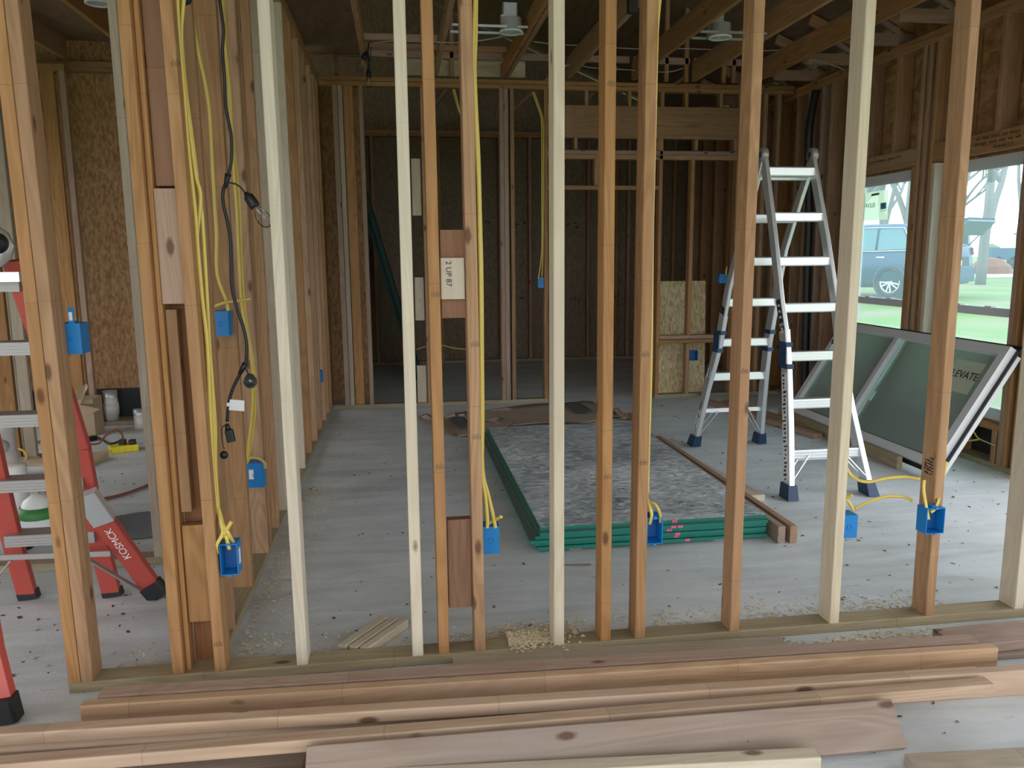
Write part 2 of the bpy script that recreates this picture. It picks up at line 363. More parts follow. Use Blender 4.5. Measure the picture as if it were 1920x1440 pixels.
S(5.46, 5.498, z1=WZ1, mat=PALE, label='pale trimmer stud beside the right window')
S(5.50, 5.538, z1=2.955); S(5.585, 5.623, z1=2.955); S(5.655, 5.693, z1=2.955); S(5.697, 5.735, z1=WZ1)
S(6.575, 6.613, z1=WZ1); S(6.615, 6.653, z1=2.955); S(6.93, 6.968, z1=2.955); S(7.10, 7.138, z1=2.955, mat=PINK); S(7.34, 7.378, z1=2.955); S(7.55, 7.588, z1=2.955)
for y in (7.95, 8.35, 8.76, 9.17, 9.57, 9.98, 10.4): S(y, y+.038, z1=2.955)
for y0, y1 in ((AY0, AY1), (BY0, BY1)):
    hboard(wall_right, 'header', 'y', y0-.04, y1+.04, 3.92, 3.96, WZ1+.008, WZ1+.14)
    hboard(wall_right, 'header', 'y', y0-.04, y1+.04, 3.96, 4.05, WZ1+.1, WZ1+.138)
    hboard(wall_right, 'sill_plate', 'y', y0, y1, 3.915, 4.056, WZ0-.055, WZ0-.017)
    for yy in (y0+.02, (y0+y1)/2-.02, y1-.06): S(yy, yy+.038, .038, WZ0-.055, name='cripple_stud')
    for yy in (y0+.24, y0+.62): S(yy, yy+.038, WZ1+.14, 2.955, name='cripple_stud')
for (yy, zz, s) in ((4.86, 2.20, 'we  have  loved  you  always'), (4.86, 2.165, 'through  every  year  we  will'), (4.80, 2.128, 'Amanda 2:11'), (6.08, 2.185, 'as for my house   Joshua 24:15')):
    text(s, .034, (3.9185, yy, zz), (0, -1, 0), (0, 0, 1), INK, wall_right, 'handwriting', .0002)

def window(name, y0, y1, sticker):
    fr = MB(); a = 3.985; b = 4.05; t = .05; g = .008
    fr.box(a, b, y0+g, y1-g, WZ0, WZ0+.06); fr.box(a, b, y0+g, y1-g, WZ1-.062, WZ1-.012)
    fr.box(a, b, y0+g, y0+t, WZ0+.06, WZ1-.062); fr.box(a, b, y1-t, y1-g, WZ0+.06, WZ1-.062)
    o = fr.build(name, VINYL, loc=((a+b)/2, (y0+y1)/2, 1.2), kind='structure')
    s = MB(); s.box(a+.004, b-.01, y0+t, y1-t, 1.012, 1.068); s.build('meeting_rail', VINYL, o)
    s = MB(); s.box(a+.015, b-.02, y0+t, y0+t+.022, 1.068, WZ1-.062); s.box(a+.015, b-.02, y1-t-.022, y1-t, 1.068, WZ1-.062)
    s.box(a+.015, b-.02, y0+t, y1-t, WZ1-.09, WZ1-.062); s.build('upper_sash', VINYL, o)
    s = MB(); s.box(a+.002, b-.03, y0+t, y1-t, WZ0+.06, WZ0+.075); s.build('lower_sash', VINYL, o)
    for yy in (y0+.27, y1-.27):
        s = MB(); s.box(a-.004, a+.03, yy-.03, yy+.03, 1.068, 1.078); s.build('sash_lock', WHT, o)
    MB().box(a+.038, a+.041, y0+t, y1-t, 1.068, WZ1-.09).build('pane', PANE, o)
    MB().box(a+.026, a+.029, y0+t, y1-t, WZ0+.075, 1.012).build('pane', PANE, o)
    return o
wA = window('window_1', AY0, AY1, True)
wB = window('window_2', BY0, BY1, False)
# sticker on window 1, printed side outwards (reads mirrored from inside)
sx = 4.0305
q = [(4.030,6.510,1.956),(4.030,6.176,1.960),(4.030,6.163,1.714),(4.030,6.517,1.721)]
st = MB(); st.quad(*[(sx, p[1], p[2]) for p in q]); st = st.build('sticker', STICKT, wA, label='cream paper sticker on the upper pane')
mb = MB()
for a in ([(4.030,6.414,1.940),(4.030,6.300,1.944),(4.030,6.298,1.927),(4.030,6.412,1.922)], [(4.030,6.275,1.789),(4.030,6.180,1.797),(4.030,6.179,1.793),(4.030,6.275,1.785)]): mb.quad(*[(sx-.001, p[1], p[2]) for p in a])
mb.build('print', INK, st)
mb = MB()
for a in ([(4.030,6.275,1.855),(4.030,6.194,1.858),(4.030,6.188,1.806),(4.030,6.269,1.802)],): mb.quad(*[(sx-.001, p[1], p[2]) for p in a])
mb.build('print', TEAL, st)
a, b = [(4.030,6.388,1.845),(4.030,6.514,1.844)]
text('ELEVATE', .052, (sx-.0015, (a[1]+b[1])/2, (a[2]+b[2])/2), (0, 1, 0), (0, 0, 1), LABEL, st)

# ---- far exterior wall behind the back partition
fw = MB().box(-.9, 4.06, 10.84, 10.856, 0, 3.25).box(-.9, -.884, 7.72, 10.84, 0, 3.25)
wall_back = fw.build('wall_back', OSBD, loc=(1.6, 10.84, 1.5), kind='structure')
hboard(wall_back, 'bottom_plate', 'x', -.88, 3.9, 10.75, 10.84, 0, .038, TREAT)
hboard(wall_back, 'top_plate', 'x', -.88, 3.9, 10.75, 10.84, 3.0, 3.04); hboard(wall_back, 'top_plate', 'x', -.88, 3.9, 10.75, 10.84, 3.04, 3.08)
for i, x in enumerate((-.86, -.32, .16, .55, .95, 1.36, 1.77, 2.17, 2.58, 2.98, 3.15, 3.39, 3.80)): vstud(wall_back, x, x+.038, 10.75, 10.84, .038, 3.0, PINK if i % 4 == 2 else None)
mb = MB()
for i in range(46):
    x = R.choice((.9, 1.5, 2.25, 3.0))+R.uniform(0, .34); z = R.choice((1.86, .82))+R.uniform(-.05, .05); mb.box(x, x+R.uniform(.01, .04), 10.8385, 10.84, z, z+R.uniform(.008, .03))
mb.build('faded_print', INK, wall_back, kind='stuff')
# ---- left rooms
lf = MB().box(-4.75, -.76, 7.44, 7.455, .30, 3.2).hexa([(-4.75, 7.44, 3.2), (-.76, 7.44, 3.2), (-.76, 7.455, 3.2), (-4.75, 7.455, 3.2), (-4.75, 7.44, 3.29), (-.76, 7.44, 4.82), (-.76, 7.455, 4.82), (-4.75, 7.455, 3.29)])
wall_left_back = lf.build('wall_rear', OSB, loc=(-2.6, 7.44, 1.5), kind='structure')
MB().box(-4.75, -.80, 7.44, 7.455, 0, .30).build('housewrap', WRAP, wall_left_back)
hboard(wall_left_back, 'bottom_plate', 'x', -4.7, -.76, 7.35, 7.44, 0, .038, TREAT); hboard(wall_left_back, 'bottom_plate', 'x', -2.75, -2.25, 7.22, 7.34, .0, .038, TREAT)
hboard(wall_left_back, 'top_plate', 'x', -4.7, -.76, 7.35, 7.44, 3.0, 3.04); hboard(wall_left_back, 'top_plate', 'x', -4.7, -.76, 7.35, 7.44, 3.04, 3.08)
for x in (-4.5, -4.1, -3.7, -3.3, -1.6, -1.2): vstud(wall_left_back, x, x+.038, 7.35, 7.44, .038, 3.0)
for x, mt in ((-2.26, None), (-2.21, None)): vstud(wall_left_back, x, x+.038, 7.35, 7.44, .038, 3.0, mt)
hboard(wall_left_back, 'blocking', 'x', -2.21, -1.9, 7.35, 7.44, 2.15, 2.32)
vstud(wall_left_back, -2.13, -2.05, 7.27, 7.33, .9, 2.25, PALE, 'blocking', label='pale board nailed beside the double stud')
# left side wall with a big window opening
ls = MB().box(-4.75, -4.74, 1.5, 4.2, 0, 3.2).box(-4.75, -4.74, 6.9, 7.45, 0, 3.2).box(-4.75, -4.74, 4.2, 6.9, 0, .5).box(-4.75, -4.74, 4.2, 6.9, 2.4, 3.2)
wall_left = ls.build('wall_left', OSB, loc=(-4.75, 4.5, 1.5), kind='structure')
hboard(wall_left, 'bottom_plate', 'y', 1.5, 7.3, -4.74, -4.65, 0, .038, TREAT); hboard(wall_left, 'top_plate', 'y', 1.5, 7.3, -4.74, -4.65, 3.0, 3.08)
for y in (1.6, 2.0, 2.4, 2.8, 3.2, 3.6, 4.0, 4.16, 6.9, 7.2): vstud(wall_left, -4.74, -4.65, y, y+.038, .038, 3.0)
# ---- roof deck over everything, and the attic floor left of the living room
def roof():
    mb = MB(); t = .016
    for (xa, za, xb, zb) in ((-5.2, 3.12, -.3, 5.05), (-.3, 5.05, 4.55, 3.05)):
        y0, y1 = -2.6, 11.3
        v = [(xa, y0, za), (xb, y0, zb), (xb, y1, zb), (xa, y1, za)]; mb.hexa([Vector(p) for p in v]+[Vector(p)+Vector((0, 0, t)) for p in v])
    return mb.build('ceiling', PLY, loc=(0, 4, 4), kind='structure')
roof_o = roof()
MB().box(-4.7, -.24, 2.6, 7.70, 3.262, 3.278).build('trim_1', PLY, kind='structure')

# ---- gable closing boards so the attic is dark
g = MB(); g.add([(-5.2, 10.95, 3.1), (4.5, 10.95, 3.05), (-.3, 10.95, 5.05)], [(0, 1, 2)]); g.add([(-5.2, 10.97, 3.1), (4.5, 10.97, 3.05), (-.3, 10.97, 5.05)], [(2, 1, 0)])
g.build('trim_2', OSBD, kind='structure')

# ================================================================ CEILING JOISTS AND TRUSSES
JX = [(-2.68, 'second'), (-2.07, ''), (-1.46, ''), (-.85, ''), (-.235, ''), (.40, ''), (1.015, ''), (1.64, ''), (2.27, ''), (2.87, ''), (3.49, '')]
JL = {-2.68: 'fir ceiling joist in the left room, the one nearest the left edge of the photo',
      -2.07: 'fir ceiling joist in the left room beside the recessed light',
      -1.46: 'fir ceiling joist over the left room, hidden behind the double stud',
      -.85: 'fir ceiling joist above the stud wall on the left',
      -.235: 'narrow joist running along the edge of the attic plywood, string light tied to it',
      .40: 'ceiling joist directly left of the first round light fixture',
      1.015: 'doubled looking ceiling joist directly right of the first round light fixture',
      1.64: 'ceiling joist rising behind the fir stud pair right of the white centre stud',
      2.27: 'deep ceiling joist directly left of the second round light fixture',
      2.87: 'deep ceiling joist directly right of the second round light fixture',
      3.49: 'rightmost deep ceiling joist, carrying the short trusses of the window wall'}
for x, _ in JX:
    y1 = 7.34 if x < -.7 else 7.62
    j = board('ceiling_joist', (x, 2.0, 3.175), (x, y1, 3.175), .038, .184 if x > 1.2 or x < -.5 else .12, FIR, None, label=JL[x], cat='ceiling joist', group='ceiling joists')
    if x in (.40, 1.015, -.235):
        j.location.z = 3.143
board('ceiling_joist', (1.06, 4.6, 3.175), (1.06, 7.62, 3.175), .038, .184, FIR, None, label='short sister joist nailed tight against the joist right of the first round light', cat='ceiling joist')
# girder truss members above the joists near the window wall
for i, (y, s) in enumerate(((9.1, 'deepest'), (8.49, ''), (7.88, ''), (7.27, ''), (6.66, ''), (6.02, ''), (5.41, ''), (4.8, ''), (4.2, ''), (3.6, ''))):
    lab = ['short roof truss over the window wall beyond the back partition, farthest', 'short roof truss beyond the back partition, second from the far wall', 'short roof truss just beyond the back partition', 'short roof truss at the near side of the back partition header', 'short roof truss above the black hose corner', 'short roof truss over the left window', 'short roof truss over the post between the windows', 'short roof truss over the right window', 'short roof truss past the right edge of the photo', 'short roof truss above the last white stud'][i]
    t = thing('jack_truss', lab, 'roof truss', (3.5, y, 3.08), 'short roof trusses along the window wall')
    board('bottom_chord', (3.52, y, 3.085), (4.25, y, 3.085), .038, .089, PINK, t)
    board('top_chord', (3.52, y, 3.40), (4.45, y, 3.02), .038, .089, FIR, t)
    board('web', (3.62, y, 3.32), (3.95, y, 3.12), .034, .038, PINK, t)
# gable truss on the back partition
t = thing('gable_truss', 'gable truss of upright pieces standing on the back partition plate', 'roof truss', (1.5, 7.68, 3.09))
for x0, x1 in ((-.6, .39), (.44, 1.02), (1.10, 1.62), (1.66, 2.25), (2.29, 2.85), (2.89, 3.47)): board('rail', (x0, 7.70, 3.285), (x1, 7.70, 3.285), .038, .062, PINK, t, up=(0, 0, 1))
for x in (-.50, .10, .55, 1.5, 2.62, 2.82, 3.2, 3.30): board('upright', (x, 7.70, 3.09), (x, 7.70, 3.9), .040, .038, FIR, t, up=(0, 1, 0))
board('rail', (-.24, 6.95, 3.235), (.38, 6.95, 3.235), .038, .05, PINK, t)
for x0, x1 in ((-.24, .39), (.42, 1.0)): board('rail', (x0, 7.25, 3.235), (x1, 7.25, 3.235), .038, .05, FIR, t)
board('gusset_panel', (.05, 7.76, 3.20), (1.25, 7.76, 3.20), .012, .17, PALE, t, label='pale plywood strip behind the uprights')
# rafters seen in the far room
for i, (xa, za, xb, zb, yy) in enumerate(((.4, 3.05, .95, 3.75, 9.3), (.62, 3.75, .78, 2.95, 8.8), (1.25, 3.0, 1.95, 3.6, 9.3), (2.0, 3.0, 2.6, 3.6, 9.4), (2.7, 3.0, 3.4, 3.5, 9.4))):
    board('rafter_brace', (xa, yy, za), (xb, yy, zb), .038, .089, FIR, None, up=(0, 1, 0), label=['dark brace in the far attic left of the doubled back stud', 'dark upright brace in the far attic behind the yellow cable', 'dark brace in the far attic right of the doubled back stud', 'dark brace in the far attic above the beam header, left', 'dark brace in the far attic above the beam header, right'][i], cat='roof brace')

# ================================================================ NEAR PARTITION
YN, YB = 2.64, 2.729
near = thing('stud_wall', 'open stud wall in front, fir and white studs on one bottom plate', 'stud wall', (.6, YN, 0))
hboard(near, 'bottom_plate', 'x', -1.14, 4.0, YN, YB, 0, .038, TREAT)
hboard(near, 'top_plate', 'x', -1.14, 3.9, YN, YB, 2.99, 3.03)
hboard(near, 'top_plate', 'x', -1.14, 3.9, YN, YB, 3.03, 3.07)
def ns(xl, xr, dt=0, mat=None, label=None): # dt: shift of the top
    return vstud(near, xl, xr, YN, YB, .038, 2.99, mat, 'stud', xt=dt, label=label)
ns(-1.141, -1.102, -.025); ns(-1.101, -1.062, -.025)
ns(-.807, -.770, 0)
vstud(near, -.7695, -.7525, 2.668, YB, .038, 2.99, FIR)
ns(-.669, -.631, -.022)
ns(-.394, -.357, -.010, PALE, 'white stud near the string light')
ns(.007, .046, .002, PALE, 'white stud with dark knot band, left of centre')
ns(.101, .139, -.008)
ns(.230, .269, -.016)
ns(.520, .558, -.002, PALE, 'white centre stud')
ns(.695, .733, -.006)
ns(.825, .864, .006)
ns(1.194, 1.232, .006)
ns(1.597, 1.635, .0, PALE, 'white stud in front of the ladder')
ns(1.998, 2.035, -.012)
ns(2.385, 2.423, -.004, PALE, 'white stud at the right edge')
ns(2.80, 2.838, 0); ns(3.2, 3.238, 0); ns(3.6, 3.638, 0)
# blocking between studs
B = lambda x0, x1, y0, y1, z0, z1, mat, label=None, dx=0: vstud(near, x0, x1, y0, y1, z0, z1, mat, 'blocking', xt=dx, label=label)
B(-.750, -.675, 2.675, 2.71, .21, .555, FIR)
B(-.751, -.676, 2.662, 2.70, 1.30, 1.66, PINK)
B(-.751, -.676, 2.69, 2.728, 1.67, 2.6, REDW)
B(-.751, -.715, 2.685, 2.725, .6, 1.28, FIR)
B(.143, .228, 2.685, 2.723, .19, .52, REDW, 'reddish block between two studs low down')
B(.140, .226, 2.690, 2.728, 1.235, 1.53, REDW)
kk = vstud(near, .139, .221, 2.668, 2.686, 1.300, 1.437, PALE, 'blocking', label='pale block with pencil writing')
text('2 UP 87', .026, (.166, 2.6665, 1.385), (0, 0, -1), (1, 0, 0), INK, kk, 'handwriting', .0003)
# grade stamps and finger joint marks on the studs
mb = MB()
for (x, z) in ((.12, 1.31), (.25, 1.14), (.715, .655), (.845, .70), (.845, 1.09), (.12, .72), (.25, .82), (-.65, 2.02), (.713, 1.99), (1.213, 1.02), (-.65, .13)):
    for k in range(5): mb.box(x-.013+k*.0058, x-.0115+k*.0058, YN-.0006, YN+.001, z, z+.014+.006*(k % 2))
for i in range(22): # grade stamp on the side of the stud between the windows
    yy = 2.655+.0135*(i % 4)+R.uniform(0, .004); zz = .60+.012*(i//4)+R.uniform(0, .004); mb.box(1.9915, 1.9935, yy, yy+.008, zz, zz+R.uniform(.003, .008))
mb.build('stamp', INK, near)

# ================================================================ LEFT PARTITION (runs away from the camera)
LX0, LX1 = -.754, -.665
lw = thing('stud_wall', 'long stud wall on the left running to the back, string light in front', 'stud wall', (-.7, 5, 0))
hboard(lw, 'bottom_plate', 'y', 2.731, 7.62, LX0, LX1, 0, .038, TREAT)
hboard(lw, 'top_plate', 'y', 2.731, 7.62, LX0, LX1, 3.0, 3.04); hboard(lw, 'top_plate', 'y', 2.731, 7.62, LX0, LX1, 3.04, 3.08)
for y, mt in ((2.735, REDW), (2.96, FIR), (3.36, FIR), (3.76, FIR), (3.85, FIR), (4.12, FIR), (4.42, GREY), (4.86, FIR), (5.32, PALE), (5.75, FIR), (6.15, FIR), (6.56, FIR), (6.94, FIR), (7.28, FIR), (7.55, FIR)):
    if mt is GREY: vstud(lw, LX0, LX1, y, y+.038, .038, 3.0, mt, label='greyish white stud of the long left wall')
    elif mt is PALE: vstud(lw, LX0, LX1, y, y+.038, .038, 3.0, mt, label='cream stud of the long left wall')
    else: vstud(lw, LX0, LX1, y, y+.038, .038, 3.0, mt)

# ================================================================ BACK PARTITION
BY, BYB = 7.62, 7.709
bw = thing('stud_wall', 'back stud wall with a wide beam header over the doorway', 'stud wall', (1.5, BY, 0))
hboard(bw, 'bottom_plate', 'x', -.66, 1.44, BY, BYB, 0, .038, TREAT); hboard(bw, 'bottom_plate', 'x', 2.545, 3.9, BY, BYB, 0, .038, TREAT)
hboard(bw, 'top_plate', 'x', -.66, 3.9, BY, BYB, 2.985, 3.025); hboard(bw, 'top_plate', 'x', -.62, 3.9, BY, BYB, 3.027, 3.065)
b = lambda x0, x1, z0=.038, z1=2.985, mat=None, y0=BY, y1=BYB, name='stud', label=None, xt=0: vstud(bw, x0, x1, y0, y1, z0, z1, mat, name, label=label, xt=xt)
b(-.545, -.50, mat=PINK); b(-.496, -.455, mat=GREY, label='pale stud beside the pinkish stud'); b(-.448, -.362, mat=FIR, y0=7.64, y1=7.68); b(-.31, -.272, mat=PINK)
b(.248, .286); b(.982, 1.022, mat=PINK); b(1.024, 1.064, mat=PINK, y1=7.69); b(1.083, 1.121)
b(1.405, 1.443)
b(2.546, 2.583); b(3.335, 3.373); b(3.375, 3.413); b(3.60, 3.638); b(3.74, 3.778)
for z0, z1, xr in ((1.83, 2.35, .235), (.84, 1.25, .237), (.038, .40, .24)): b(.15, xr, z0, z1, PALE, 7.65, 7.69, 'blocking', 'pale plywood block')
board('header_beam', (1.44, 7.66, 2.70), (3.335, 7.66, 2.70), .089, .298, FIR, bw)
for x in (1.80, 2.222, 2.79, 3.14): b(x, x+.034, 2.85, 2.985, name='cripple_stud')
for x in (1.70, 2.515, 2.90, 3.30): b(x, x+.032, 2.445, 2.55, name='cripple_stud')
hboard(bw, 'door_head', 'x', 1.44, 3.335, BY, BYB, 2.402, 2.440, PINK); hboard(bw, 'door_head', 'x', 1.44, 3.335, BY, BYB, 2.357, 2.400)
b(1.90, 1.938, 2.112, 2.357, name='cripple_stud'); hboard(bw, 'door_head', 'x', 1.44, 2.545, BY, BYB, 2.07, 2.11)
b(2.87, 2.908, .64, 2.357); b(2.866, 2.904, .038, .552)
hboard(bw, 'sill_plate', 'x', 2.583, 3.23, BY, BYB, .60, .638, PINK); hboard(bw, 'sill_plate', 'x', 2.583, 3.215, BY, BYB, .557, .595)
# left end: osb strip beyond the left wall
MB().box(-.70, -.30, 8.28, 8.292, 0, 3.1).box(-.712, -.70, 7.72, 8.29, 0, 3.1).build('closet_panel', OSB, label='brown osb panel standing behind the back wall, left end', cat='osb panel')

# short partition in the left room
sw = thing('stud_wall', 'short low plate with one pale stud in the left room', 'stud wall', (-1.5, 3.85, 0))
hboard(sw, 'bottom_plate', 'x', -2.1, -1.157, 3.79, 3.879, 0, .038, TREAT)
vstud(sw, -1.197, -1.159, 3.79, 3.879, .038, 3.0, GREY, label='pale grey stud')
vstud(sw, -2.1, -2.062, 3.79, 3.879, .038, 3.0, FIR)
hboard(sw, 'top_plate', 'x', -2.1, -1.157, 3.79, 3.879, 3.0, 3.04)
# doubled studs further left (seen right of the near double stud)
sw2 = thing('stud_wall', 'group of brown studs in the left room behind the near double stud', 'stud wall', (-2.6, 7.2, 0))
q = [(-2.829,7.180,1.478),(-2.724,7.180,1.477),(-2.686,7.180,1.477),(-2.640,7.180,1.476)]
hboard(sw2, 'bottom_plate', 'x', q[0][0]-.3, q[3][0], 7.18, 7.27, 0, .038, TREAT); hboard(sw2, 'top_plate', 'x', q[0][0]-.3, q[3][0], 7.18, 7.27, 2.96, 3.02)
vstud(sw2, q[0][0], q[1][0]-.002, 7.18, 7.218, .038, 2.96, FIR); vstud(sw2, q[1][0]+.004, q[2][0]-.002, 7.22, 7.26, .038, 2.96, FIR); vstud(sw2, q[2][0], q[3][0], 7.18, 7.23, .038, 2.96, PINK)
vstud(sw2, q[0][0]-.3, q[0][0]-.262, 7.18, 7.27, .038, 2.96, FIR)
q = [(-2.824,6.000,0.6528),(-2.747,6.000,0.6505),(-2.726,6.000,0.6499),(-2.641,6.000,0.6474)]
sw3 = thing('stud_wall', 'bright studs at the left edge behind the red ladder', 'stud wall', (-2.9, 6, 0))
hboard(sw3, 'bottom_plate', 'x', q[0][0]-.3, q[3][0]+.02, 6.0, 6.09, 0, .038, TREAT); hboard(sw3, 'top_plate', 'x', q[0][0]-.3, q[3][0]+.02, 6.0, 6.09, 3.0, 3.06)
vstud(sw3, q[0][0]-.03, q[1][0], 6.0, 6.04, .038, 3.0, FIR); vstud(sw3, q[1][0]+.005, q[2][0], 6.02, 6.09, .038, 3.0, GREY); vstud(sw3, q[2][0]+.01, q[3][0], 6.0, 6.04, .038, 3.0, GREY, label='purplish grey stud')

# ================================================================ ELECTRICAL BOXES
def ebox(label, x0, x1, y0, y1, z0, z1, open_=None, tag=False, bracket=None):
    """hollow outlet box; open_ = '-y' open towards the camera"""
    o = thing('electrical_box', label, 'electrical box', ((x0+x1)/2, (y0+y1)/2, z0))
    t = .003; mb = MB()
    mb.box(x0, x0+t, y0, y1, z0, z1); mb.box(x1-t, x1, y0, y1, z0, z1); mb.box(x0+t, x1-t, y0, y1, z0, z0+t); mb.box(x0+t, x1-t, y0, y1, z1-t, z1)
    if open_ == '-y': mb.box(x0+t, x1-t, y1-t, y1, z0+t, z1-t)
    else: mb.box(x0+t, x1-t, y0, y0+t, z0+t, z1-t)
    for zz in (z0, z1): mb.box((x0+x1)/2-.006, (x0+x1)/2+.006, y0-.004 if open_ == '-y' else y1, y0 if open_ == '-y' else y1+.004, zz-.004, zz+.004)
    mb.lathe(((x0+x1)/2, y0 if open_ != '-y' else y1, (z0+z1)/2), (0, -1, 0), [(.010, 0), (.010, .002), (.007, .002), (.007, 0)], 16)
    mb.build('box_body', BLUE, o)
    if open_ == '-y':
        MB().box(x0+t*1.5, x1-t*1.5, y1-t*2, y1-t*1.2, z0+t*1.5, z1-t*1.5).build('box_inside_shade', BLUESH, o)
        MB().box((x0+x1)/2-.01, (x0+x1)/2+.01, y0+.01, y1-.01, z1-t, z1-t+.008).build('clamp', BLUE, o)
    if tag: MB().box(x1, x1+.0008, y0+.02, y0+.045, z0+.03, z1-.025).build('sticker', WHT, o)
    if bracket: MB().box(*bracket).build('bracket', BLUE, o)
    return o
bx1 = ebox('large blue box on the double stud at the far left', -1.104, -1.03, 2.731, 2.80, 1.138, 1.238, None, False, (-1.062, -1.045, 2.731, 2.735, 1.238, 1.29))
MB().box(-1.060, -1.050, 2.7295, 2.731, 1.248, 1.275).build('sticker', WHT, bx1)
bx4 = ebox('open blue box with yellow cables, lowest on the left', -.629, -.570, 2.655, 2.72, .378, .488, '-y', True)
bx2 = ebox('blue box high on the long left wall behind the cables', -.742, -.678, 3.28, 3.355, 1.135, 1.235)
bx3 = ebox('blue box with a white sticker low on the long left wall', -.728, -.652, 3.68, 3.755, .388, .505)
MB().box(-.715, -.694, 3.678, 3.68, .43, .475).build('sticker', WHT, bx3)
bx5 = ebox('blue box hanging right of the reddish block stud', .274, .335, 2.735, 2.80, .365, .470)
bx6 = ebox('open blue box in front of the grey panel stack', .866, .926, 2.65, 2.72, .398, .497, '-y')
bx7 = ebox('blue box beside the white stud in front of the ladder', 1.638, 1.702, 2.665, 2.73, .368, .458)
bx8 = ebox('open blue box on the stud between the two windows with crossing cables', 1.925, 2.000, 2.58, 2.637, .398, .497, '-y')
bx9 = ebox('small blue box on the back wall left of the doorway', 1.345, 1.402, 7.63, 7.70, 1.135, 1.235)
bx10 = ebox('small blue box on the back wall right of the doorway above the folding ladder', 3.20, 3.285, 7.63, 7.70, 1.155, 1.245)
bx11 = ebox('small blue box under the double sill in front of the osb sheet', 2.915, 3.00, 7.64, 7.70, .375, .475, '-y')
q = [(3.960,5.118,0.1383),(3.960,4.923,0.1124)]
bx12 = ebox('blue box under the window beside the leaning window unit', 3.93, 4.0, min(q[0][1], q[1][1])+.02, max(q[0][1], q[1][1])-.05, .19, .275)
bx13 = ebox('sliver of a blue box deep in the long left wall', -.72, -.652, 6.62, 6.69, .42, .52)

# ================================================================ YELLOW CABLES
def cable(label, *paths, mat=YEL, r=.0066, flat=.62, cat='cable', name='cable', group=None):
    o = None
    mb = MB()
    for p in paths: mb.tube(smooth(p, 6), r, 8, True, flat)
    return mb.build(name, mat, None, label=label, cat=cat, group=group)
cable('yellow cable running down beside the third stud and bending into the lowest open box', [(-0.6439,2.690,2.240),(-0.6482,2.690,2.117),(-0.6459,2.690,1.975),(-0.6459,2.690,1.864),(-0.6423,2.690,1.734),(-0.6366,2.690,1.585),(-0.6366,2.690,1.468),(-0.634,2.690,1.314),(-0.6285,2.690,1.174),(-0.6313,2.690,1.033),(-0.6359,2.690,0.8885),(-0.6393,2.690,0.7604),(-0.637,2.690,0.6394),(-0.634,2.690,0.6054)], [(-0.634,2.690,0.6054),(-0.6199,2.670,0.5699),(-0.5943,2.650,0.5284),(-0.5857,2.680,0.4829)])
cable('second yellow cable of the bundle crossing over the first, left of the string light', [(-0.6271,2.705,2.245),(-0.6461,2.705,2.113),(-0.6463,2.705,1.978),(-0.639,2.705,1.834),(-0.6304,2.705,1.703),(-0.6203,2.705,1.636),(-0.6411,2.705,1.502),(-0.6411,2.705,1.382),(-0.6329,2.705,1.208),(-0.6256,2.705,1.066),(-0.6301,2.705,0.9216),(-0.6352,2.705,0.7933),(-0.6347,2.705,0.644),(-0.6341,2.705,0.6006)], [(-0.6305,2.690,0.6052),(-0.6182,2.660,0.5638),(-0.6143,2.655,0.5279),(-0.6335,2.645,0.4914),(-0.6374,2.660,0.4557)])
cable('third yellow cable of the bundle beside the third stud', [(-0.6373,2.715,2.248),(-0.6469,2.715,2.115),(-0.645,2.715,1.964),(-0.636,2.715,1.819),(-0.6289,2.715,1.687),(-0.6227,2.715,1.586),(-0.6226,2.715,1.468),(-0.6248,2.715,1.312),(-0.6275,2.715,1.172),(-0.6269,2.715,1.028),(-0.628,2.715,0.8829),(-0.6361,2.715,0.735),(-0.636,2.715,0.6032)], [(-0.6304,2.690,0.6071),(-0.6114,2.670,0.5412),(-0.6018,2.655,0.5083),(-0.5978,2.665,0.4665)])
cable('stray yellow cable end poking out above the lowest open box', [(-0.6147,2.660,0.511),(-0.5967,2.650,0.5436),(-0.5802,2.645,0.5705)])
cable('thin yellow cable dropping to the high box on the long left wall', [(-0.7292,3.260,2.412),(-0.7275,3.260,2.299),(-0.7169,3.260,2.205),(-0.7022,3.260,2.110),(-0.6933,3.260,2.013),(-0.6933,3.260,1.896),(-0.6954,3.260,1.777),(-0.6968,3.260,1.636),(-0.6975,3.260,1.534),(-0.7057,3.260,1.411),(-0.6997,3.260,1.349),(-0.6795,3.260,1.285),(-0.6725,3.260,1.237)])
cable('short yellow cable end sticking out above the high left wall box', [(-0.7281,3.260,1.255),(-0.6825,3.240,1.270),(-0.6237,3.200,1.279),(-0.5732,3.200,1.287)])
cable('pair of yellow cables running down to the sticker box on the left wall', [(-0.6943,3.660,2.535),(-0.6974,3.660,2.387),(-0.6934,3.660,2.280),(-0.6886,3.660,2.150),(-0.6909,3.660,1.975),(-0.6932,3.660,1.796),(-0.6919,3.660,1.637),(-0.6952,3.660,1.476),(-0.6968,3.660,1.265),(-0.6848,3.660,1.122),(-0.6681,3.660,0.9772),(-0.6721,3.660,0.8307),(-0.6864,3.660,0.7075),(-0.7041,3.660,0.6084),(-0.7173,3.660,0.5082)], [(-0.6897,3.670,2.538),(-0.6961,3.670,2.304),(-0.6954,3.670,2.108),(-0.6864,3.670,1.865),(-0.6806,3.670,1.706),(-0.6851,3.670,1.523),(-0.6889,3.670,1.312),(-0.6798,3.670,1.121),(-0.662,3.670,0.9513),(-0.6675,3.670,0.7793),(-0.6866,3.670,0.6554),(-0.7139,3.670,0.5156)], [(-0.7167,3.660,0.5183),(-0.697,3.650,0.5402),(-0.6601,3.640,0.536),(-0.6371,3.650,0.5122),(-0.6413,3.680,0.479)])
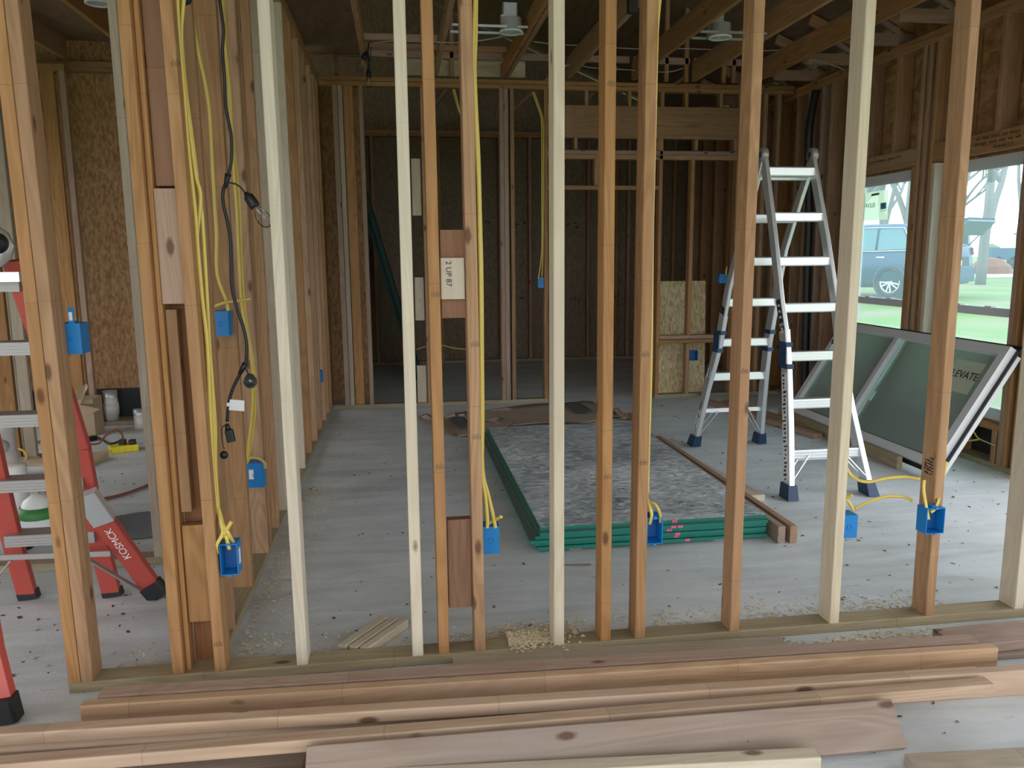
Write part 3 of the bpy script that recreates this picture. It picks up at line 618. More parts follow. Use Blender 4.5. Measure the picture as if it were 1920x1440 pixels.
cable('yellow cable pair on the stud beside the pencil marked block', [(0.2725,2.690,2.272),(0.2655,2.690,2.159),(0.2606,2.690,2.076),(0.2657,2.690,1.960),(0.2687,2.690,1.826),(0.2734,2.690,1.671),(0.2743,2.690,1.496),(0.2749,2.690,1.299),(0.2734,2.690,1.079),(0.2721,2.690,0.8717),(0.2711,2.690,0.6791),(0.2813,2.690,0.6003),(0.2877,2.690,0.511),(0.2854,2.690,0.4813)], [(0.278,2.710,2.278),(0.2741,2.710,2.148),(0.269,2.710,2.048),(0.2721,2.710,1.914),(0.2771,2.710,1.777),(0.2795,2.710,1.585),(0.2817,2.710,1.371),(0.28,2.710,1.132),(0.2782,2.710,0.8865),(0.2753,2.710,0.6929),(0.295,2.710,0.5935),(0.3113,2.710,0.5169),(0.3185,2.710,0.4723)])
cable('cut yellow cable end crossing above the hanging blue box', [(0.2878,2.730,0.4773),(0.3103,2.720,0.4955),(0.3274,2.700,0.5113),(0.3366,2.680,0.5235)])
cable('yellow cable right of centre bending into the open box by the panel stack', [(0.8853,2.700,2.297),(0.876,2.700,2.212),(0.8755,2.700,2.060),(0.8779,2.700,1.851),(0.8758,2.700,1.674),(0.8749,2.700,1.529),(0.875,2.700,1.326),(0.8768,2.700,1.137),(0.8786,2.700,0.9443),(0.8784,2.700,0.747),(0.8774,2.700,0.5861),(0.8805,2.700,0.535)], [(0.8768,2.690,0.5587),(0.8776,2.660,0.5378),(0.883,2.650,0.5106),(0.879,2.660,0.471)], [(0.8791,2.690,0.5444),(0.8976,2.660,0.5468),(0.913,2.650,0.5149),(0.9227,2.670,0.4711)])
cable('second yellow cable on the stud right of centre, partly hidden', [(0.8976,2.715,2.302),(0.8891,2.715,2.183),(0.8878,2.715,1.977),(0.8865,2.715,1.765),(0.8852,2.715,1.548),(0.887,2.715,1.363),(0.8896,2.715,1.135),(0.8895,2.715,0.9413),(0.8869,2.715,0.7631),(0.8866,2.715,0.5709)])
cable('upper white and yellow cable crossing from the white stud to the stud between the windows', [(1.673,2.720,0.6363),(1.695,2.720,0.6015),(1.722,2.700,0.5826),(1.760,2.690,0.5793),(1.814,2.680,0.5921),(1.884,2.670,0.5978),(1.926,2.635,0.5972)])
cable('lower white and yellow cable looping between the two right hand boxes', [(1.710,2.700,0.4687),(1.739,2.690,0.4916),(1.776,2.680,0.5097),(1.823,2.670,0.523),(1.876,2.650,0.5242),(1.893,2.620,0.518)])
cable('yellow cable entering the box between the windows from the right side of its stud', [(2.081,2.700,0.6395),(2.058,2.680,0.5949),(2.034,2.660,0.5277),(1.973,2.600,0.4929),(1.947,2.590,0.4809)])
cable('short yellow cable hanging into the box between the windows', [(1.940,2.630,0.5938),(1.934,2.620,0.5554),(1.932,2.600,0.5097),(1.941,2.590,0.4521)])
cable('short yellow cable end beside the box near the ladder foot', [(1.664,2.700,0.5243),(1.669,2.690,0.5229),(1.682,2.680,0.5337)], [(1.669,2.700,0.5134),(1.682,2.690,0.4947),(1.697,2.690,0.4684)])
cable('dim yellow cable hanging from the back wall plate left of the doubled stud', [(0.5493,7.600,2.968),(0.5767,7.600,2.860),(0.6092,7.600,2.756)], [(0.5641,7.600,2.968),(0.5959,7.600,2.837),(0.6278,7.600,2.695)], r=.006)
cable('dim yellow cable running down the back wall to its left blue box', [(1.291,7.600,2.958),(1.342,7.600,2.825),(1.377,7.600,2.706),(1.381,7.600,2.439),(1.380,7.600,1.946),(1.379,7.600,1.544),(1.362,7.600,1.341),(1.341,7.600,1.228)], [(1.308,7.610,2.961),(1.359,7.610,2.827),(1.394,7.610,2.693),(1.398,7.610,2.342),(1.391,7.610,1.544),(1.380,7.610,1.238)], r=.006)
cable('thin yellow cable slung across the far room behind the studs', [(0.17,8.600,0.4509),(0.2632,8.600,0.4778),(0.3679,8.600,0.4928),(0.4666,8.600,0.4845),(0.5826,8.600,0.4522),(0.7113,8.600,0.4372)], r=.006)
cable('cables above and below the small right hand box on the back wall', [(3.256,7.620,1.257),(3.270,7.620,1.320),(3.262,7.620,1.235)], [(3.271,7.620,1.150),(3.270,7.620,1.027),(3.263,7.620,0.8926)], r=.006)
cable('white and yellow cables by the box under the window', [(3.900,4.948,0.1671),(3.900,4.838,0.2221),(3.900,4.767,0.1818),(3.900,4.617,0.1688)], [(3.900,4.956,0.1421),(3.900,4.866,0.1438),(3.900,4.766,0.1745)], r=.006)
cable('white attic cable strung from the string light to the first round fixture', [(-0.1773,6.850,3.155),(0.007532,6.700,3.143),(0.274,6.500,3.095),(0.5108,6.350,3.056),(0.6642,6.250,3.050),(0.8096,6.120,3.047)], mat=PVCD, r=.005)
cable('white attic cable crossing right of the centre stud', [(1.223,7.127,3.280),(1.424,7.193,3.280),(1.718,7.215,3.280),(2.224,7.271,3.280),(2.604,7.212,3.280),(2.909,7.217,3.280),(3.414,7.201,3.280),(3.525,7.114,3.280)], mat=PVCD, r=.0045)
cable('white attic cable low over the back wall plate', [(1.460,7.500,3.045),(1.535,7.500,3.141),(1.660,7.500,3.191),(1.837,7.500,3.162),(2.195,7.500,3.151),(2.557,7.500,3.140),(2.713,7.500,3.177)], mat=PVCD, r=.0045)
cable('white cable drooping from the short truss over the window wall', [(3.539,6.600,3.064),(3.661,6.600,3.041),(3.760,6.600,3.013),(3.825,6.600,2.989)], mat=PVCD, r=.0045)

# ================================================================ STRING LIGHTS
def bulb(parent, p, d, k=1.0):
    d = Vector(d).normalized(); p = Vector(p)
    so = MB().lathe(p, d, [(.0, 0), (.006*k, .0), (.010*k, .008*k), (.0175*k, .016*k), (.0185*k, .05*k), (.0165*k, .056*k), (0, .056*k)], 18).build('socket', BLK, parent)
    e = p+d*.056*k
    MB().lathe(e, d, [(.012*k, -.004*k), (.013*k, .012*k), (.021*k, .032*k), (.024*k, .048*k), (.0195*k, .066*k), (.008*k, .076*k), (0, .078*k)], 20).build('bulb', BULB, parent)
    MB().tube([e, e+d*.03*k], .0035*k, 6).tube(smooth([e+d*.03*k, e+d*.045*k+Vector((.006, 0, 0))*k, e+d*.03*k+Vector((.008, 0, .002))*k], 3), .0012*k, 5).build('filament', GALV, parent)
sl = thing('string_light', 'black cord of clear bulbs hanging in front of the long left wall', 'string light', [(-0.5551,2.800,1.698)][0])
main = [(-0.5412,2.800,2.325),(-0.5404,2.800,2.261),(-0.537,2.800,2.213),(-0.5352,2.800,2.164),(-0.5427,2.800,2.099),(-0.5414,2.800,2.016),(-0.5434,2.800,1.933),(-0.5354,2.800,1.874),(-0.5313,2.800,1.832),(-0.5356,2.800,1.764),(-0.5491,2.800,1.712)]
low = [(-0.5551,2.800,1.698),(-0.5695,2.800,1.660),(-0.5706,2.800,1.617),(-0.5619,2.800,1.565),(-0.5555,2.800,1.503),(-0.5583,2.800,1.432),(-0.5605,2.800,1.343),(-0.5475,2.800,1.270),(-0.5292,2.800,1.197),(-0.5243,2.800,1.133),(-0.5347,2.800,1.077),(-0.5565,2.800,1.041),(-0.5807,2.800,0.9948),(-0.596,2.800,0.9484),(-0.6056,2.800,0.8827)]
MB().tube(smooth(main), .0052, 8).tube(smooth(low), .0058, 8).tube(smooth([(-0.5521,2.800,1.692),(-0.5268,2.800,1.686),(-0.5105,2.800,1.674),(-0.4963,2.800,1.654)]), .003, 6).tube(smooth([(-0.535,2.800,1.072),(-0.5273,2.800,1.053),(-0.5195,2.800,1.034)]), .003, 6).build('cord', BLK, sl)
MB().tube([(-0.5487,2.800,1.719),(-0.5551,2.800,1.698),(-0.5618,2.800,1.674)], .011, 8, taper=.006).tube([(-0.5326,2.800,1.083),(-0.5424,2.800,1.068),(-0.5542,2.800,1.048)], .011, 8, taper=.007).build('joint', BLK, sl)
a, b2 = [Vector(p) for p in [(-0.4977,2.800,1.659),(-0.4693,2.800,1.614)]]; bulb(sl, a, b2-a)
a, b2 = [Vector(p) for p in [(-0.5195,2.800,1.034),(-0.5018,2.700,1.034)]]; bulb(sl, a, b2-a, .95)
a, b2 = [Vector(p) for p in [(-0.6218,2.800,2.268),(-0.6501,2.800,2.259)]]; bulb(sl, a, b2-a, 1.0)
MB().quad(*[(-0.5897,2.790,0.9613),(-0.542,2.790,0.9559),(-0.5443,2.790,0.9183),(-0.5956,2.790,0.924)]).quad(*[(-0.6006,2.788,0.9508),(-0.5882,2.788,0.9503),(-0.5908,2.788,0.9373),(-0.6014,2.788,0.9377)]).build('tag', WHT, sl)
MB().tube([(-0.608,2.800,0.8733),(-0.604,2.800,0.8523)], .007, 8, taper=.011).beam(*[(-0.6022,2.800,0.8522),(-0.5959,2.800,0.81)], .026, .024, (0, 1, 0), .003).build('plug', BLK, sl)
MB().tube(smooth([(-0.61,2.800,0.8696),(-0.625,2.800,0.8588),(-0.6265,2.800,0.8075),(-0.6208,2.800,0.7843)]), .0018, 6).lathe([(-0.624,2.800,0.7634)][0], (0.3, -1, .1), [(0, -.004), (.014, -.004), (.014, .006), (0, .006)], 16).build('plug_cap', BLK, sl)
s2 = thing('string_light', 'clear bulb string light hanging from the joist end in the middle room', 'string light', [(-0.187,6.850,3.122)][0])
MB().tube(smooth([(-0.177,6.850,3.163),(-0.1878,6.850,3.101),(-0.1831,6.850,2.999),(-0.194,6.850,2.936)]), .008, 8).tube(smooth([(-0.1611,6.850,3.131),(-0.173,6.850,3.040),(-0.1839,6.850,2.978)]), .004, 6).build('cord', BLK, s2)
a, b2 = [Vector(p) for p in [(-0.1965,6.850,3.097),(-0.2243,6.850,3.039)]]; bulb(s2, a, b2-a, 1.3)
a, b2 = [Vector(p) for p in [(-0.1889,6.850,2.957),(-0.1914,6.850,2.891)]]; bulb(s2, a, b2-a, 1.1)

# ================================================================ ROUND RECESSED LIGHT FIXTURES
def can(label, x, y, z=3.07, r=.088, bars=(-.46, .10), boxed=True):
    o = thing('recessed_light', label, 'light fixture', (x, y, z), 'recessed light fixtures between the joists')
    MB().lathe((x, y, z), (0, 0, 1), [(r*.86, .0), (r, 0), (r, .012), (r*.9, .012), (r*.9, .10), (r*.86, .10), (r*.86, 0)], 28).build('trim_ring', WHT, o)
    MB().lathe((x, y, z), (0, 0, 1), [(r*.84, .01), (r*.84, .10), (0, .10)], 24).build('reflector', GALV, o)
    if boxed:
        MB().beam((x+.0, y+.10, z+.02), (x+.0, y+.10, z+.15), .13, .05, (0, 1, 0), .01).build('bracket', GALV, o)
        MB().beam((x+.01, y+.13, z+.10), (x+.01, y+.13, z+.24), .115, .085, (0, 1, 0), .012).build('junction_box', GALV, o)
        for yy in (y+.12, y-.06):
            MB().box(x+bars[0], x+bars[1], yy-.008, yy+.008, z+.02, z+.036).build('hanger_bar', GALV, o)
    return o
can('first round light fixture with hanger bars left of the white centre stud', .879, 6.10, 3.07, .088, (-.44, .115))
can('second round light fixture with hanger bars right of centre', 2.487, 6.07, 3.07, .088, (-.18, .345))
can('round light fixture in the plywood ceiling of the left room', -1.86, 5.735, 3.072, .085, boxed=False)
a = [(1.457,5.000,2.983),(1.512,5.000,2.923)]; MB().box(a[0][0], a[1][0], 5.0, 5.06, a[1][2], a[0][2]+.05).build('black_fixture', BLK, label='small black box on a joist above the stud right of centre', cat='light fixture')

# ================================================================ STACK OF GREEN EDGED PANELS
ST = []
for k in range(6):
    dx = (0, -.008, -.022, -.005, .008, .012)[k]; z0 = .014+k*.0185; L = [3.632, 3.645, 3.628, 3.638, 3.63, 3.66][k]
    x0, x1 = .632+dx*1.6, 1.822+dx*.3
    lab = ['bottom green edged panel of the stack, just above the floor', 'second green edged panel from the bottom of the stack', 'third green edged panel from the bottom, jutting out to the left', 'fourth green edged panel from the bottom of the stack', 'green edged panel right under the scuffed top sheet', 'top panel of the stack with scuffed grey face'][k]
    z1 = z0+.0165
    o = MB().box(x0, x1, L, 5.98, z0, z1).build('subfloor_panel', GREEN, label=lab, cat='panel', group='green edged panels in the stack')
    if k == 5: MB().box(x0+.002, x1-.002, L+.002, 5.978, z1, z1+.0012).build('panel_face', FACE, o, label='scuffed grey face with painted sheen')
    else: MB().box(x0+.004, x1-.004, L+.02, 5.97, z1-.001, z1+.0004).build('panel_face', BRGREY, o)
    ST.append(o)
for k, xs in ((0, (1.40, 1.16)), (1, (1.345,)), (2, (1.345,)), (3, (1.305,)), (4, (1.325, 1.36)), (5, (1.34,))):
    z0 = .014+k*.0185; L = [3.632, 3.645, 3.628, 3.638, 3.63, 3.66][k]
    for x in xs: MB().box(x-.013, x+.013, L-.0012, L, z0+.002, z0+.015).build('pink_paint_mark', PINKP, ST[k])
mb = MB().box(.80, .86, 3.66, 5.8, 0, .014).box(1.55, 1.61, 3.66, 5.8, 0, .014); mb.build('stack_runner', PALE, label='thin strips under the panel stack lifting it off the floor', cat='wood strip')
MB().box(1.05, 1.062, 4.9, 4.93, .126, .127).build('sticker', WHT, ST[5])

# ================================================================ LOOSE LUMBER IN THE ROOM
lum = lambda p0, p1, w, h, mat, label, **k: board('loose_board', p0, p1, w, h, mat, None, label=label, cat='board', **k)
lum((1.868, 3.565, .0455), (1.868, 5.75, .0455), .038, .089, OLD, 'board on edge beside the panel stack, left one of the pair')
lum((1.930, 3.56, .0455), (1.915, 5.62, .0455), .038, .089, PINK, 'board on edge beside the panel stack, right one of the pair')
lum((2.06, 4.235, .0195), (1.955, 5.30, .0195), .089, .038, PALE, 'short pale board lying flat beside the boards on edge')
lum((3.24, 5.68, .0195), (2.97, 7.25, .0195), .089, .038, PINK, 'flat board on the floor between the ladder and the leaning window')
lum((3.35, 5.95, .0195), (3.12, 7.2, .0195), .089, .038, PINK, 'second flat board on the floor beyond the ladder')
lum((3.305, 4.74, .045), (3.335, 6.5, .045), .038, .088, TREAT, 'thick board on edge in front of the leaning window')
w4 = MB()
q = [(-0.2679,2.807,0),(-0.2177,2.783,2.22e-16),(-0.1492,2.772,0),(-0.02286,2.922,-2.22e-16),(-0.1181,3.040,-2.22e-16)]
# cut offs: three short sticks nailed side by side
for i in range(3):
    a0 = Vector((-.268+.038*i*1.05, 2.775-.018*i, .019)); a1 = Vector((-.118+.038*i*1.05, 2.985-.018*i, .019))
    board('cut_off', a0+Vector((.02, 0, 0)), a1+Vector((.02, 0, 0)), .034, .034, PALE, None, label=['pale cut off stick on the floor behind the plate, left of three', 'pale cut off stick on the floor behind the plate, middle of three', 'pale cut off stick on the floor behind the plate, right of three'][i], cat='cut-off', group='three pale cut offs')
MB().quad(*[(p[0], p[1], .004) for p in [(0.7104,3.461,0),(0.7329,3.471,0),(0.8585,3.457,0),(0.8538,3.438,0)]]).build('wood_splinter', PINK, label='thin splinter of wood on the floor in front of the panel stack', cat='splinter')
# paper / cardboard sheets beyond the stack
def sheet(label, pts, mat, name='paper_sheet', z=.006, curl=.03):
    mb = MB(); c = Vector((0, 0, 0))
    for p in pts: c += Vector(p)
    c /= len(pts); n = len(pts); vs = []
    for ring, s in enumerate((1.0, .8, .4)):
        for i in range(n*3):
            a = Vector(pts[(i//3) % n]); b_ = Vector(pts[(i//3+1) % n]); p = a.lerp(b_, (i % 3)/3); p = c+(p-c)*s
            vs.append((p.x, p.y, z+(curl*(.5+.5*math.sin(i*1.7)) if ring == 0 else .003*math.sin(i))))
    vs.append((c.x, c.y, z)); k = n*3; fs = []
    for r in range(2): fs += [(r*k+i, r*k+(i+1) % k, (r+1)*k+(i+1) % k, (r+1)*k+i) for i in range(k)]
    fs += [(2*k+i, 2*k+(i+1) % k, 3*k) for i in range(k)]
    top = len(vs); vs2 = [(x, y, zz-.002) for x, y, zz in vs]
    mb.add(vs+vs2, fs+[tuple(top+q for q in f[::-1]) for f in fs]+[(i, top+i, top+(i+1) % k, (i+1) % k) for i in range(k)], True)
    return mb.build(name, mat, label=label, cat='paper')
sheet('large crumpled brown paper behind the panel stack', [(0.6708,6.773,2.22e-16),(0.7449,7.250,0),(1.541,7.514,0),(1.857,7.482,0),(1.926,7.133,0),(1.963,6.720,0),(1.576,6.537,0),(0.9233,6.547,0)], PAPER, z=.008, curl=.02)
sheet('brown paper flap with raised edge left of the panel stack', [(0.1341,6.966,0),(0.3563,7.021,0),(0.6996,7.055,0),(0.9233,6.547,0),(0.6288,6.152,-2.22e-16),(0.3391,6.243,0)], PAPER, curl=.05)
sheet('small dark grey sheet on the brown paper, left', [(0.3941,6.844,0.02),(0.5319,6.913,0.02),(0.5725,6.519,0.02),(0.4735,6.410,0.02)], GREYV, z=.03, curl=.01)
sheet('dark grey sheet on the brown paper, right of the white centre stud', [(1.543,7.320,0.02),(1.688,7.406,0.02),(1.720,6.887,0.02),(1.604,6.859,0.02)], GREYV, z=.03, curl=.015)
sheet('brown paper scrap with turned up corner right of the stack', [(1.948,7.023,0),(2.027,6.906,0),(2.039,6.565,0),(1.901,6.590,0)], CARD, curl=.04)
# leaning osb sheet
q = [(2.706,8.100,1.165),(3.267,8.100,1.152)]; qb = [(2.593,7.706,0),(2.977,7.600,0)]
t = MB(); d = Vector((0, .012, 0)); v = [Vector((2.60, 7.74, .005)), Vector((3.12, 7.74, .005)), Vector((3.20, 7.99, 1.17)), Vector((2.68, 7.99, 1.17))]
t.hexa([v[0], v[1], v[1]+d, v[0]+d, v[3], v[2], v[2]+d, v[3]+d]); os_ = t.build('osb_sheet', OSBL, label='light osb sheet leaning behind the back wall', cat='osb sheet')
# leaning green panels in the far room
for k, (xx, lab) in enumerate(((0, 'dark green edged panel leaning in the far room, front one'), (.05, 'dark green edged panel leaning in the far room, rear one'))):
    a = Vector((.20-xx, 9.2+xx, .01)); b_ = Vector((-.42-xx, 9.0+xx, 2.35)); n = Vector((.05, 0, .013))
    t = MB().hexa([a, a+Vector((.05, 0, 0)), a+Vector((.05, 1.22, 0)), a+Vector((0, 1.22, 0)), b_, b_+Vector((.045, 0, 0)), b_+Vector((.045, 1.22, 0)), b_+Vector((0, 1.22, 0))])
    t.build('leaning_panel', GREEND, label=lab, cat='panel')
cable('black hose hanging from the roof in the back right corner', [(3.859,7.120,2.923),(3.835,7.120,2.781),(3.814,7.120,2.591),(3.819,7.120,2.304),(3.851,7.120,1.817),(3.862,7.120,1.320),(3.879,7.120,0.7079),(3.898,7.120,0.05317)], mat=BLK, r=.036, flat=1, cat='hose', name='black_hose')

# ================================================================ LEANING WINDOW UNIT
U = thing('window_unit', 'new white sliding window unit leaning against the wall under the windows', 'window', (3.45, 5.5, .04))
bl, br, tr, tl = Vector((3.42, 6.42, .05)), Vector((3.40, 4.50, .05)), Vector((3.885, 4.60, .81)), Vector((3.885, 6.42, .81))
br = Vector((3.385, 4.44, .05))
ex = (br-bl).normalized(); ey = (tl-bl); ey = (ey-ey.dot(ex)*ex).normalized(); ez = ex.cross(ey)   # ez towards the room
if ez.x > 0: ez = -ez
Lw = (br-bl).length; Lh = .90
P_ = lambda u, v, d=0: bl+ex*u+ey*v+ez*d
def strip(u0, u1, v0, v1, d0, d1, mb): 
    return mb.hexa([P_(u0, v0, d0), P_(u1, v0, d0), P_(u1, v1, d0), P_(u0, v1, d0), P_(u0, v0, d1), P_(u1, v0, d1), P_(u1, v1, d1), P_(u0, v1, d1)])
mb = MB(); ft = .062
strip(0, Lw, 0, ft, 0, .07, mb); strip(0, Lw, Lh-ft, Lh, 0, .07, mb); strip(0, ft, ft, Lh-ft, 0, .07, mb); strip(Lw-ft, Lw, ft, Lh-ft, 0, .07, mb)
mb.build('frame', VINYL, U)
mb = MB(); strip(Lw*.41, Lw*.41+.05, ft, Lh-ft, .005, .064, mb); mb.build('centre_stile', VINYL, U)
mb = MB(); strip(Lw*.41+.05, Lw*.41+.085, ft, Lh-ft, .01, .03, mb); strip(Lw*.41+.085, Lw*.41+.12, ft+.25, ft+.33, .01, .03, mb); mb.build('sash_rail', plain('mint_film', (.55, .80, .76), .3), U)
mb = MB(); strip(ft, Lw*.41, ft, Lh-ft, .03, .034, mb); mb.build('pane', PANEG, U)
mb = MB(); strip(Lw*.41+.05, Lw-ft, ft, Lh-ft, .02, .024, mb); mb.build('pane', PANEG, U)
mb = MB(); strip(-.03, Lw+.03, Lh, Lh+.03, .018, .021, mb); strip(Lw, Lw+.03, -.03, Lh, .018, .021, mb); strip(-.03, Lw+.03, -.03, 0, .018, .021, mb); strip(-.03, 0, 0, Lh, .018, .021, mb); mb.build('nailing_fin', BLK, U)
mb = MB(); strip(Lw+.004, Lw+.012, .0, Lh-.03, -.028, .0, mb); mb.build('outer_trim', VINYL, U)
mb = MB(); strip(Lw-.44, Lw-.16, Lh-.36, Lh-.13, .025, .0265, mb); st2 = mb.build('sticker', plain('pale_green_sticker', (.50, .56, .42), .6, var=.2), U)
text('ELEVATE', .075, P_(Lw-.30, Lh-.235, .0285), ex, ey, LABEL, st2)

# ================================================================ ALUMINIUM LADDER
ld = thing('folding_ladder', 'tall aluminium folding ladder standing open with dark blue feet', 'ladder', (2.5, 4.9, 0))
def railpath(pts, w, d, mat, name='rail', up=(0, 1, 0), ch=.006):
    mb = MB()
    for a, b_ in zip(pts[:-1], pts[1:]): mb.beam(a, b_, w, d, up, ch)
    return mb.build(name, mat, ld)
F_L = [(2.265,4.260,0.03073),(2.306,4.383,0.4092),(2.335,4.494,0.7513),(2.347,4.566,0.9736),(2.340,4.624,1.151),(2.341,4.757,1.561),(2.333,4.911,2.034)]
F_R = [(2.773,4.262,0.03702),(2.748,4.327,0.2376),(2.715,4.419,0.5193),(2.696,4.501,0.7733),(2.704,4.622,1.145),(2.688,4.757,1.559),(2.660,4.912,2.036)]
FL2 = [(2.265,4.260,0.03073),(2.309,4.383,0.4091),(2.342,4.484,0.7196),(2.350,4.546,0.9096)]
R_L = [(2.199,5.619,0.03184),(2.226,5.476,0.4597),(2.259,5.366,0.7876),(2.258,5.287,1.023),(2.259,5.224,1.212),(2.296,5.092,1.606),(2.332,4.947,2.038)]
R_R = [(2.721,5.615,0.04447),(2.665,5.467,0.4871),(2.630,5.356,0.8184),(2.621,5.264,1.093),(2.611,5.140,1.463),(2.644,5.035,1.776),(2.679,4.946,2.040)]
railpath(F_L[3:], .026, .075, ALU); railpath(F_R[3:], .026, .075, ALU); railpath(F_L[:4], .034, .085, ALU); railpath(F_R[:4], .034, .085, ALU)
railpath(R_L[3:], .026, .075, ALU); railpath(R_R[3:], .026, .075, ALU); railpath(R_L[:4], .034, .085, ALU); railpath(R_R[:4], .034, .085, ALU)
def lerp_rail(pts, z):
    pts = [Vector(p) for p in pts]
    for a, b_ in zip(pts[:-1], pts[1:]):
        if a.z <= z <= b_.z: return a.lerp(b_, (z-a.z)/(b_.z-a.z))
    return pts[0] if z < pts[0].z else pts[-1]
def rungs(A, Bp, zs, h=.060, d=.050):
    for z in zs:
        a = lerp_rail(A, z); b_ = lerp_rail(Bp, z); mb = MB(); mb.beam(a, b_, d, h, (0, 0, 1), .008)
        for s in (-.018, .0, .018): mb.beam(a+Vector((0, -d/2-.002, s)), b_+Vector((0, -d/2-.002, s)), .004, .006, (0, 0, 1))
        mb.build('rung', ALU, ld)
fz = [p[2] for p in [(2.294,4.331,0.2503),(2.328,4.426,0.5416),(2.361,4.517,0.8203),(2.395,4.611,1.111),(2.464,4.703,1.395),(2.496,4.793,1.671),(2.494,4.887,1.959)]]
rz = [p[2] for p in [(2.740,5.533,0.2901),(2.684,5.443,0.5583),(2.630,5.356,0.8184),(2.569,5.259,1.109),(2.549,5.164,1.392),(2.489,5.069,1.674),(2.433,4.980,1.942)]]
rungs(F_L, F_R, fz); rungs(R_L, R_R, [rz[1], rz[2], rz[3], rz[4], rz[5], rz[6]])
def brace(A, Bp, z, zf):
    for P0, P1 in ((A, Bp), (Bp, A)):
        f = lerp_rail(P0, zf); r = lerp_rail(P0, z).lerp(lerp_rail(P1, z), .25)
        MB().beam(f+Vector((0, -.03, 0)), r+Vector((0, -.03, 0)), .006, .016, (0, 1, 0)).beam(f+Vector((0, .05, 0)), r+Vector((0, .05, 0)), .006, .016, (0, 1, 0)).build('brace', ALU, ld)
brace(F_L, F_R, fz[0], .10); brace(R_L, R_R, rz[0], .08)
MB().beam(lerp_rail(F_L, fz[0]-.035)+Vector((0, .06, 0)), lerp_rail(F_R, fz[0]-.035)+Vector((0, .06, 0)), .01, .035).build('crossbar', ALU, ld)
MB().beam(lerp_rail(R_L, rz[0]), lerp_rail(R_R, rz[0]), .03, .03).build('crossbar', ALU, ld)
for P0, y in ((F_L, 0), (F_R, 0), (R_L, 0), (R_R, 0)):
    p = Vector(P0[0]); q = Vector(P0[1]); dd = (q-p).normalized(); base = p-dd*(p.z-.004)/dd.z
    MB().hexa([base+Vector((a, b_, 0))*1 for a, b_ in ((-.034, -.058), (.034, -.058), (.034, .058), (-.034, .058))]+[base+dd*.085+Vector((a, b_, 0)) for a, b_ in ((-.027, -.052), (.027, -.052), (.027, .052), (-.027, .052))]).build('foot', NAVY, ld)
for A, z in ((F_L, fz[2]), (R_L, rz[2]), (R_R, rz[2]), (F_R, fz[2])):
    for s in (-.055, .075):
        a = lerp_rail(A, z+s); MB().beam(a-Vector((0, 0, .014)), a+Vector((0, 0, .014)), .048, .105, (0, 1, 0), .006).build('collar', NAVY, ld)
a = lerp_rail(F_L, fz[2]); MB().beam(a-Vector((.019, -.01, .055)), a+Vector((-.019, .01, .075)), .004, .09, (0, 1, 0)).build('lock_plate', NAVY, ld)
a = lerp_rail(R_L, rz[2]); MB().beam(a-Vector((.019, -.01, .055)), a+Vector((-.019, .01, .075)), .004, .09, (0, 1, 0)).build('lock_plate', NAVY, ld)
for fr, bk in ((F_L, R_L), (F_R, R_R)):
    p = (Vector(fr[-1])+Vector(bk[-1]))/2; MB().lathe(p+Vector((-.02, 0, .03)), (1, 0, 0), [(0, 0), (.043, 0), (.047, .008), (.047, .034), (.043, .04), (0, .04)], 24).build('hinge', ALUD, ld)
    MB().lathe(p+Vector((-.024, 0, .03)), (1, 0, 0), [(0, 0), (.02, 0), (.02, .05), (0, .05)], 16).build('hinge_pin', NAVY, ld)
# labels on the left rails
for A, z0, z1, off in ((F_L, .10, .72, -.0185), (R_L, .12, .62, -.0185)):
    mb = MB(); lb = MB(); n = 26
    a0 = lerp_rail(A, z0)+Vector((off, 0, 0)); a1 = lerp_rail(A, z1)+Vector((off, 0, 0))
    lb.beam(a0, a1, .0012, .056, (0, 1, 0)); L_ = lb.build('label_strip', WHT, ld)
    for i in range(n):
        t0 = (i+.15)/n; t1 = t0+R.uniform(.35, .7)/n; c = a0.lerp(a1, t0); d_ = a0.lerp(a1, t1); o2 = R.uniform(-.008, .008)
        mb.beam(c+Vector((-.0012, o2, 0)), d_+Vector((-.0012, o2, 0)), .0008, R.uniform(.012, .038), (0, 1, 0))
    mb.build('print', LABEL, L_)
    f0 = lerp_rail(A, z0)+Vector((0, -.0432, 0)); f1 = lerp_rail(A, z1)+Vector((0, -.0432, 0))
for (A, z0, z1) in ((F_L, 1.02, 1.16), (F_L, .93, 1.0), (R_L, .86, 1.08)):
    a0 = lerp_rail(A, z0)+Vector((-.0145, 0, 0)); a1 = lerp_rail(A, z1)+Vector((-.0145, 0, 0)); L_ = MB().beam(a0, a1, .0015, .05, (0, 1, 0)).build('label_strip', LABEL, ld)
    for k in range(3): c = a0.lerp(a1, .2+.25*k); MB().beam(c+Vector((-.001, 0, 0)), c+Vector((-.001, 0, .014)), .001, .026, (0, 1, 0)).build('print', WHT, L_)

